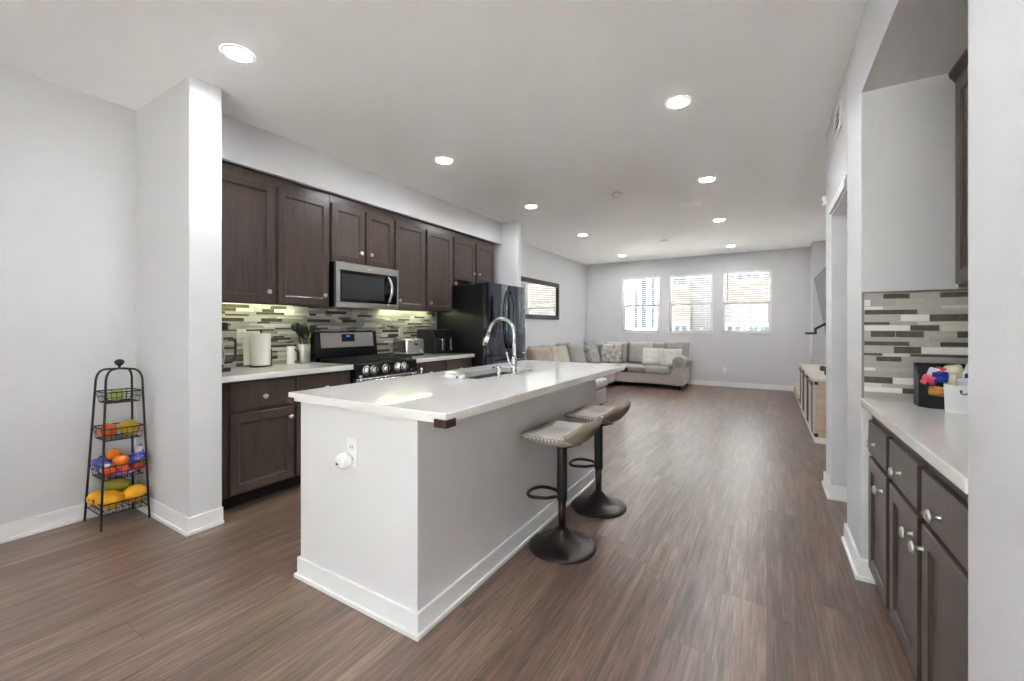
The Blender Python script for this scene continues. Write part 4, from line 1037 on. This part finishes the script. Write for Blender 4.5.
BR = Matrix.Rotation(R(-14), 3, 'Z'); BO = Vector((0.628, 2.425, CR))
BP = lambda x, y, z: BO + BR @ Vector((x, y, z))
bw, bd, bh, bt = 0.20, 0.11, 0.112, 0.004
V = []
for (e, z) in ((0.004, 0), (0.0, bh), (bt, bh), (bt + 0.003, bt)):
    V += [BP(e, e, z), BP(bw - e, e, z), BP(bw - e, bd - e, z), BP(e, bd - e, z)]
F = [(0, 1, 2, 3)]
for l in range(3):
    for i in range(4): F.append((l * 4 + i, l * 4 + (i + 1) % 4, (l + 1) * 4 + (i + 1) % 4, (l + 1) * 4 + i))
F.append((12, 13, 14, 15)); m = MB(); m.add(V, F); m.build('box', 'white_plastic', bn)
lg = MB(M=Matrix.Translation(BO) @ BR.to_4x4()); zz = 0.082; yy = 0.0012
for k in range(8):
    a = R(150 + 26 * k)
    lg.box(0.058 + 0.009 * math.cos(a) - 0.0026, 0.058 + 0.009 * math.cos(a) + 0.0026, yy - 0.001, yy + 0.001, zz + 0.003 + 0.007 * math.sin(a) - 0.0022, zz + 0.003 + 0.007 * math.sin(a) + 0.0022)
lg.box(0.046, 0.053, yy - 0.001, yy + 0.001, zz + 0.006, zz + 0.013)
for k, (w_, h_) in enumerate(((0.005, 0.008), (0.0055, 0.006), (0.005, 0.006), (0.006, 0.007), (0.0055, 0.006), (0.005, 0.009), (0.0055, 0.006))):
    x = 0.078 + k * 0.0075; lg.box(x, x + w_, yy - 0.001, yy + 0.001, zz - 0.002, zz - 0.002 + h_ * 0.8)
lg.build('logo', 'grille_dark', bn)
def packet(label, nm, cat, c, w, h, d, m, rot, group='packets in the organizer and bin'):
    q = Euler(tuple(R(a) for a in rot)).to_matrix(); mm = MB(); nu = 10; V = []; F = []; rr = random.Random(label)
    p1, p2 = rr.uniform(0, 6), rr.uniform(0, 6)
    for sgn in (1, -1):
        for i in range(nu + 1):
            for j in range(nu + 1):
                u, v = i / nu * 2 - 1, j / nu * 2 - 1
                th = d / 2 * (max(0, 1 - u * u) * max(0, 1 - v * v)) ** 0.5
                wob = d * 0.18 * (math.sin(3.1 * u + p1) + math.sin(4.3 * v + p2))
                ex = 1 - 0.10 * abs(v) ** 4 * abs(u); ey = 1 - 0.08 * abs(u) ** 4 * abs(v)
                V.append(Vector(c) + q @ Vector((u * w / 2 * ex, -sgn * th + wob, v * h / 2 * ey)))
    o = (nu + 1) ** 2
    for s in (0, 1):
        for i in range(nu):
            for j in range(nu):
                a = s * o + i * (nu + 1) + j; f_ = (a, a + nu + 1, a + nu + 2, a + 1); F.append(f_ if s == 0 else tuple(reversed(f_)))
    mm.add(V, F, 0, True)
    bmesh.ops.remove_doubles(mm.bm, verts=mm.bm.verts[:], dist=0.0002)
    tag(mm.build(nm, m), label, cat, group)
packet('pink foil snack packet at the left in the black organizer', 'snack_packet', 'packet', (0.606, 2.520, CR + 0.118), 0.052, 0.052, 0.024, 'pink_film', (15, 28, -15))
packet('royal blue snack packet in the middle of the black organizer', 'snack_packet', 'packet', (0.640, 2.508, CR + 0.136), 0.052, 0.048, 0.022, 'royal_film', (10, -5, -12))
packet('gold snack pouch hanging over the front of the black organizer', 'snack_packet', 'packet', (0.622, 2.480, CR + 0.078), 0.055, 0.042, 0.016, 'gold_film', (4, 4, -6))
packet('white paper packet behind the blue packet in the organizer', 'paper_packet', 'packet', (0.630, 2.528, CR + 0.146), 0.055, 0.055, 0.014, 'white_film', (8, 14, -10))
packet('pink packet peeking out above the blue packet', 'snack_packet', 'packet', (0.648, 2.520, CR + 0.160), 0.048, 0.036, 0.014, 'pink_film', (10, 16, -10))
packet('tall cream paper bag leaning between organizer and bin', 'paper_bag', 'bag', (0.688, 2.512, CR + 0.135), 0.060, 0.115, 0.022, 'cream_paper', (6, -12, -12))
packet('slim cream packet in front of the tall cream bag', 'paper_packet', 'packet', (0.672, 2.488, CR + 0.120), 0.026, 0.07, 0.014, 'cream_paper', (6, 6, -12))
packet('pale pouch sticking up at the back right of the white bin', 'snack_pouch', 'packet', (0.728, 2.478, CR + 0.160), 0.05, 0.08, 0.016, 'white_film', (4, 10, -14))
packet('small blue packet sticking up in the white bin', 'snack_packet', 'packet', (0.722, 2.448, CR + 0.134), 0.045, 0.06, 0.018, 'royal_film', (5, -8, -14))
packet('white packet at the left in front of the white bin packets', 'snack_packet', 'packet', (0.692, 2.432, CR + 0.118), 0.040, 0.05, 0.018, 'white_film', (8, -6, -14))
packet('gold packet at the right in the white bin', 'snack_packet', 'packet', (0.722, 2.424, CR + 0.112), 0.040, 0.045, 0.018, 'gold_film', (8, 6, -14))
packet('red packet low at the left inside the black organizer', 'snack_packet', 'packet', (0.597, 2.533, CR + 0.085), 0.03, 0.08, 0.016, 'red_film', (4, 0, -10))

# ------------------------------------------------------------------ living room: mirror
mr = thing('wall_mirror', 'wide black framed mirror on the living room left wall', 'mirror', (XL, 7.25, 1.39))
m = MB(); y0, y1, z0, z1, fw = 6.30, 8.16, 1.395, 2.155, 0.085
for a in ((y0, y1, z1 - fw, z1), (y0, y1, z0, z0 + fw), (y0, y0 + fw, z0 + fw, z1 - fw), (y1 - fw, y1, z0 + fw, z1 - fw)):
    m.box(XL + 0.001, XL + 0.035, a[0], a[1], a[2], a[3], 0.006)
m.build('frame', 'black_metal', mr)
MB().box(XL + 0.005, XL + 0.015, y0 + fw - 0.005, y1 - fw + 0.005, z0 + fw - 0.005, z1 - fw + 0.005).build('mirror_glass', 'mirror_glass', mr)

# ------------------------------------------------------------------ sectional sofa
so = thing('sectional_sofa', 'large grey-beige sectional sofa in the far left corner under the windows', 'sofa', (-2.6, 8.6, 0))
def soft(x0, x1, y0, y1, z0, z1, r=0.05, seg=4):
    return MB().box(x0, x1, y0, y1, z0, z1, r, seg=seg, smooth=True)
SFX1 = -1.40; FYF, FYB = 8.80, 9.74
MB().box(-3.72, SFX1 - 0.02, FYF, FYB, 0.085, 0.30, 0.02).build('base', 'sofa_fabric', so)
MB().box(-3.72, -2.75, 6.42, FYF, 0.085, 0.30, 0.02).build('side_base', 'sofa_fabric', so)
soft(-3.70, SFX1 - 0.02, 9.50, FYB, 0.29, 0.84, 0.06).build('back_frame', 'sofa_fabric', so)
soft(-3.74, -3.52, 5.60, 9.52, 0.29, 0.84, 0.06).build('side_back_frame', 'sofa_fabric', so)
for a, b in ((-2.74, -2.16), (-2.155, SFX1 - 0.27)):
    soft(a, b, FYF - 0.03, 9.50, 0.295, 0.445, 0.045).build('seat_cushion', 'sofa_fabric', so)
soft(-3.52, -2.745, 8.75, 9.50, 0.295, 0.445, 0.045).build('corner_cushion', 'sofa_fabric', so)
for a, b in ((7.60, 8.74), (6.46, 7.59)):
    soft(-3.52, -2.72, a, b, 0.295, 0.445, 0.045).build('seat_cushion', 'sofa_fabric', so)
# rolled arm at the right end
am = MB(); ring = []
for k in range(25):
    a = R(-50 + 280 * k / 24); ring.append((SFX1 - 0.085 + 0.125 * math.cos(a), 0.535 + 0.125 * math.sin(a)))
poly = [(SFX1 - 0.005, 0.085)] + [(SFX1 - 0.005, 0.40)] + ring + [(SFX1 - 0.21, 0.41), (SFX1 - 0.25, 0.30), (SFX1 - 0.25, 0.085)]
am.prism(poly, lambda p: (p[0], FYF - 0.02, p[1]), lambda p: (p[0], FYB, p[1])).build('arm', 'sofa_fabric', so)
MB().lathe([(0.105, 0), (0.105, 0.006), (0.09, 0.010), (0.06, 0.006), (0.055, 0.012), (0.002, 0.013)], (SFX1 - 0.085, FYF - 0.02, 0.535), 28, '-y').build('arm_scroll', 'sofa_back_fabric', so)
# chaise block at the near end
MB().box(-3.72, -2.15, 5.62, 6.42, 0.07, 0.30, 0.02).build('chaise_base', 'ottoman_fabric', so)
soft(-3.52, -2.125, 5.60, 6.44, 0.30, 0.455, 0.06).build('chaise_cushion', 'ottoman_fabric', so)
for x, y in ((-2.22, 5.70), (-2.22, 6.34), (SFX1 - 0.08, FYF + 0.06), (SFX1 - 0.08, FYB - 0.06), (-2.70, FYF + 0.06), (-3.66, FYB - 0.06), (-3.66, 5.70)):
    MB().lathe([(0.022, 0), (0.034, 0.086)], (x, y, 0), 14).build('foot', 'black_plastic', so)
def cushion_mesh(w, h, d, seed=0, pinch=0.06):
    mm = MB(); nu = 14; V = []; F = []; rr = random.Random(seed)
    for sgn in (1, -1):
        for i in range(nu + 1):
            for j in range(nu + 1):
                u, v = i / nu * 2 - 1, j / nu * 2 - 1
                th = d / 2 * ((1 - u ** 4) * (1 - v ** 4)) ** 0.55
                ex = 1 - pinch * (1 - v * v) * abs(u) ** 3; ey = 1 - pinch * (1 - u * u) * abs(v) ** 3
                V.append(Vector((u * w / 2 * ex, -sgn * th, v * h / 2 * ey)))
    o = (nu + 1) ** 2
    for s in (0, 1):
        for i in range(nu):
            for j in range(nu):
                a = s * o + i * (nu + 1) + j; f_ = (a, a + nu + 1, a + nu + 2, a + 1); F.append(f_ if s == 0 else tuple(reversed(f_)))
    mm.add(V, F, 0, True); bmesh.ops.remove_doubles(mm.bm, verts=mm.bm.verts[:], dist=0.0005)
    return mm
def place_cushion(nm, m, w, h, d, c, tilt, rz, parent=None, label=None, group=None, seed=0):
    mm = cushion_mesh(w, h, d, seed)
    q = Matrix.Rotation(R(rz), 3, 'Z') @ Matrix.Rotation(R(tilt), 3, 'X')
    for v in mm.bm.verts: v.co = Vector(c) + q @ v.co
    o = mm.build(nm, m, parent)
    if label: tag(o, label, 'cushion', group)
    return o
# back cushions (parts of the sofa), leaning on the back frames
for x in (-2.93, -2.38, -1.83):
    place_cushion('back_cushion', 'sofa_back_fabric', 0.58, 0.52, 0.22, (x, 9.41, 0.665), -10, 0, so)
for y in (9.16, 7.70, 6.55):
    place_cushion('back_cushion', 'sofa_back_fabric', 0.62, 0.52, 0.22, (-3.43, y, 0.665), -10, 90, so)
GP = 'throw pillows on the sectional sofa'
place_cushion('throw_pillow', 'grey_floral', 0.50, 0.46, 0.16, (-2.98, 9.21, 0.645), -16, 8, None, 'grey floral throw pillow in the corner of the sofa under the left window', GP)
place_cushion('throw_pillow', 'shaggy_white', 0.44, 0.40, 0.16, (-2.06, 9.14, 0.615), -20, 4, None, 'shaggy white throw pillow in the middle of the sofa under the windows', GP)
place_cushion('throw_pillow', 'shaggy_white', 0.42, 0.40, 0.15, (-1.66, 9.03, 0.615), -22, 16, None, 'shaggy white throw pillow leaning by the rolled arm', GP)
place_cushion('throw_pillow', 'grey_pattern', 0.50, 0.44, 0.14, (-1.61, 9.28, 0.71), -14, 4, None, 'grey patterned throw pillow behind the white one at the rolled arm', GP)
place_cushion('throw_pillow', 'pale_floral', 0.46, 0.46, 0.15, (-3.18, 8.55, 0.645), -18, 76, None, 'pale floral throw pillow standing on the left run nearest the corner', GP)
place_cushion('throw_pillow', 'sofa_back_fabric', 0.50, 0.50, 0.18, (-3.22, 7.75, 0.665), -14, 74, None, 'plain grey throw pillow on the left run of the sofa', GP)
place_cushion('throw_pillow', 'tan_floral', 0.50, 0.50, 0.18, (-3.22, 6.98, 0.665), -16, 72, None, 'tan and pale blue throw pillow between the striped and plain ones', GP)
place_cushion('throw_pillow', 'tan_stripe', 0.50, 0.50, 0.18, (-3.26, 6.36, 0.665), -14, 74, None, 'tan striped throw pillow showing beside the refrigerator', GP)

# ------------------------------------------------------------------ living room: right side
con = thing('media_console', 'pale wood media console with black barn-door hardware on the right', 'console', (0.64, 6.6, 0))
cx0, cx1, cy0, cy1 = 0.435, 0.86, 5.55, 7.62
MB().box(cx0 + 0.01, cx1, cy0 + 0.01, cy1 - 0.01, 0.06, 0.66, 0.004).build('body', 'wood_pale', con)
MB().box(cx0 - 0.012, cx1 + 0.01, cy0 - 0.015, cy1 + 0.015, 0.66, 0.69, 0.004).build('top', 'wood_white', con)
MB().box(cx0 + 0.005, cx1 - 0.01, cy0 + 0.005, cy1 - 0.005, 0.0, 0.06).build('plinth', 'trim_paint', con)
for y0, y1 in ((5.59, 6.22), (6.24, 6.93), (6.95, 7.58)):
    d = shaker(y0, y1, 0.07, 0.62, front(cx0 + 0.01, -1), rail=0.07).build('door', 'door_pale', con)
    for y in (y0 + 0.05, y1 - 0.05): MB().box(cx0 - 0.018, cx0 - 0.009, y - 0.014, y + 0.014, 0.10, 0.655, 0.002).build('strap', 'black_metal', d)
MB().box(cx0 - 0.026, cx0 - 0.018, 5.57, 7.60, 0.615, 0.64, 0.002).build('rail', 'black_metal', con)
br = MB()
for z in (0.085, 0.645): br.box(cx0 + 0.0, cx0 + 0.035, cy0 + 0.003, cy0 + 0.011, z - 0.02, z + 0.02, 0.002)
br.build('bracket', 'black_metal', con)
t = thing('speaker', 'small black round-edged speaker standing on the media console', 'speaker', (0.60, 6.6, 0.69))
MB().box(0.575, 0.625, 6.57, 6.63, 0.69, 0.75, 0.012, seg=3).build('body', 'black_plastic', t)
MB().lathe([(0.02, 0), (0.02, 0.003), (0.002, 0.004)], (0.60, 6.571, 0.722), 16, '-y').build('cone', 'grille_dark', t)
tag(MB().lathe([(0.02, 0), (0.022, 0.01), (0.024, 0.07), (0.014, 0.09), (0.014, 0.10)], (0.59, 6.05, 0.69), 16).build('vase', 'dark_plastic'), 'small dark vase on the media console, nearer than the speaker', 'vase')
st = thing('low_platform', 'low pale wood platform step beyond the console at the far wall', 'step', (0.57, 8.7, 0))
MB().box(0.44, 0.69, 7.70, YF - 0.03, 0.0, 0.145, 0.003).build('front', 'wood_pale', st)
MB().box(0.43, 0.695, 7.69, YF - 0.028, 0.145, 0.17, 0.004).build('top', 'wood_white', st)
MB().lathe([(0.014, 0), (0.018, 0.012), (0.003, 0.016)], (0.44, 8.05, 0.09), 14, '-x').build('knob', 'black_metal', st)
# tilted television on a wall bracket
tv = thing('television', 'large thin television tilted forward on the living room right wall', 'television', (0.75, 6.85, 1.0))
d = Vector((0.155, 0, -0.93)).normalized(); n = Vector((-d.z, 0, d.x)) * -1
tp = Vector((0.60, 0, 1.965))
def tvp(s, w, y): return tp + d * s + Vector((0.93, 0, 0.155)).normalized() * w + Vector((0, y, 0))
def tvbox(s0, s1, w0, w1, y0, y1):
    V = [tvp(s, w, y) for s in (s0, s1) for w in (w0, w1) for y in (y0, y1)]
    return MB().add(V, [(0, 1, 3, 2), (4, 6, 7, 5), (0, 4, 5, 1), (2, 3, 7, 6), (0, 2, 6, 4), (1, 5, 7, 3)])
def tvobj(nm, m, *a):
    mb = MB(); V = [tvp(s, w, y) for s in a[0:2] for w in a[2:4] for y in a[4:6]]
    mb.add(V, [(0, 1, 3, 2), (4, 6, 7, 5), (0, 4, 5, 1), (2, 3, 7, 6), (0, 2, 6, 4), (1, 5, 7, 3)]); return mb.build(nm, m, tv)
tvobj('casing', 'black_plastic', 0, 0.90, 0.0, 0.03, 6.10, 7.72)
tvobj('screen', 'black_glass', 0.012, 0.888, -0.001, 0.002, 6.112, 7.708)
m = MB(); m.box(0.80, 0.899, 6.7, 7.1, 1.45, 1.65, 0.004); m.box(0.66, 0.80, 6.85, 6.95, 1.52, 1.58, 0.004)
m.build('mount', 'black_metal', tv)
sb = MB(); poly = [(0.445, 1.145), (0.575, 1.145), (0.575, 1.21), (0.66, 1.265), (0.66, 1.30), (0.548, 1.23), (0.548, 1.172), (0.445, 1.172)]
sb.prism(poly, lambda p: (p[0], 6.98, p[1]), lambda p: (p[0], 7.03, p[1]))
sb.box(0.655, 0.90, 6.985, 7.025, 1.265, 1.30)
tag(sb.build('wall_bracket', 'black_metal'), 'black stepped wall bracket below the tilted television', 'bracket')

# vent grille over the doorway wall
vg = thing('vent_grille', 'white wall vent grille high on the right wall near the ceiling', 'vent', (XR, 3.44, 2.50))
m = MB()
for a in ((3.30, 3.58, 2.655, 2.68), (3.30, 3.58, 2.50, 2.525), (3.30, 3.325, 2.525, 2.655), (3.555, 3.58, 2.525, 2.655)): m.box(XR - 0.012, XR - 0.001, a[0], a[1], a[2], a[3], 0.002)
m.build('frame', 'trim_paint', vg)
MB().box(XR - 0.004, XR - 0.001, 3.32, 3.56, 2.52, 2.66).build('backing', 'grille_dark', vg)
m = MB()
for k in range(3): m.box(XR - 0.009, XR - 0.004, 3.322, 3.558, 2.553 + k * 0.035, 2.557 + k * 0.035)
m.build('louvers', 'trim_paint', vg)
t = thing('motion_sensor', 'small white motion sensor at the far end of the right wall', 'sensor', (XR, 4.10, 2.20))
MB().box(XR - 0.026, XR - 0.001, 4.075, 4.125, 2.20, 2.27, 0.006).build('housing', 'white_plastic', t)
MB().blob((XR - 0.026, 4.10, 2.232), 0.006, 0.012, 0.012).build('eye', 'black_plastic', t)

# ------------------------------------------------------------------ ceiling fittings
def downlight(label, x, y, first=[None]):
    if first[0] is None:
        t = thing('downlight', label, 'ceiling light', (x, y, C), 'recessed ceiling downlights')
        MB().lathe([(0.064, -0.001), (0.066, -0.006), (0.078, -0.006), (0.086, -0.001)], (x, y, C), 40, caps=False).build('trim_ring', 'trim_paint', t)
        MB().lathe([(0.0645, -0.0025), (0.002, -0.0025)], (x, y, C), 40, caps=True).build('lens', 'lens', t)
        first[0] = t
    else:
        t = copy_tree(first[0]); t.location = (x, y, C); t['label'] = label
    return t
downlight('lit recessed ceiling light nearest the camera, by the left stub wall', -2.523, 1.217)
downlight('lit recessed ceiling light in front of the cabinet over the microwave', -2.528, 2.974)
downlight('lit recessed ceiling light in front of the refrigerator', -2.554, 4.684)
downlight('lit recessed ceiling light just past the far pier wall', -2.618, 6.583)
downlight('lit recessed ceiling light close to the far wall above the left window', -2.65, 8.92)
downlight('lit recessed ceiling light nearest the camera on the right side', -0.513, 3.028)
downlight('second lit recessed ceiling light on the right, just past the smoke detector', -0.53, 4.766)
downlight('third lit recessed ceiling light on the right side, before the window row', -0.585, 6.665)
downlight('lit recessed ceiling light close to the far wall above the right window', -0.58, 8.932)
downlight('recessed ceiling light overhead beside the camera on the right', -0.50, 0.9)
downlight('added unseen recessed ceiling light behind the camera on the left', -2.5, -0.8)  # lamp out of view, added because the room needs more light
downlight('added unseen recessed ceiling light behind the camera on the right', -0.5, -0.8)  # another lamp out of view, added for extra light
sd = thing('smoke_detector', 'small white round smoke detector on the ceiling above the island end', 'smoke detector', (-1.465, 4.735, C))
MB().lathe([(0.055, 0), (0.055, -0.014), (0.048, -0.028), (0.03, -0.034), (0.002, -0.035)], (-1.465, 4.735, C), 32).build('housing', 'white_plastic', sd)
MB().lathe([(0.0555, -0.012), (0.0555, -0.016)], (-1.465, 4.735, C), 32).build('vent_band', 'grille_dark', sd)
sd = thing('smoke_detector', 'second white round smoke detector, farther back near the windows', 'smoke detector', (-1.538, 7.709, C))
MB().lathe([(0.06, 0), (0.06, -0.014), (0.05, -0.028), (0.03, -0.034), (0.002, -0.035)], (-1.538, 7.709, C), 32).build('housing', 'white_plastic', sd)
MB().lathe([(0.0605, -0.012), (0.0605, -0.016)], (-1.538, 7.709, C), 32).build('vent_band', 'grille_dark', sd)
av = thing('ceiling_vent', 'flat white rectangular air vent on the ceiling in the living room', 'vent', (-0.80, 5.60, C))
m = MB().box(-0.93, -0.67, 5.52, 5.68, C - 0.008, C - 0.0005, 0.003); m.build('frame', 'ceiling_paint', av)
m = MB()
for k in range(7): m.box(-0.915, -0.685, 5.537 + k * 0.019, 5.541 + k * 0.019, C - 0.011, C - 0.007)
m.build('louvers', 'ceiling_paint', av)
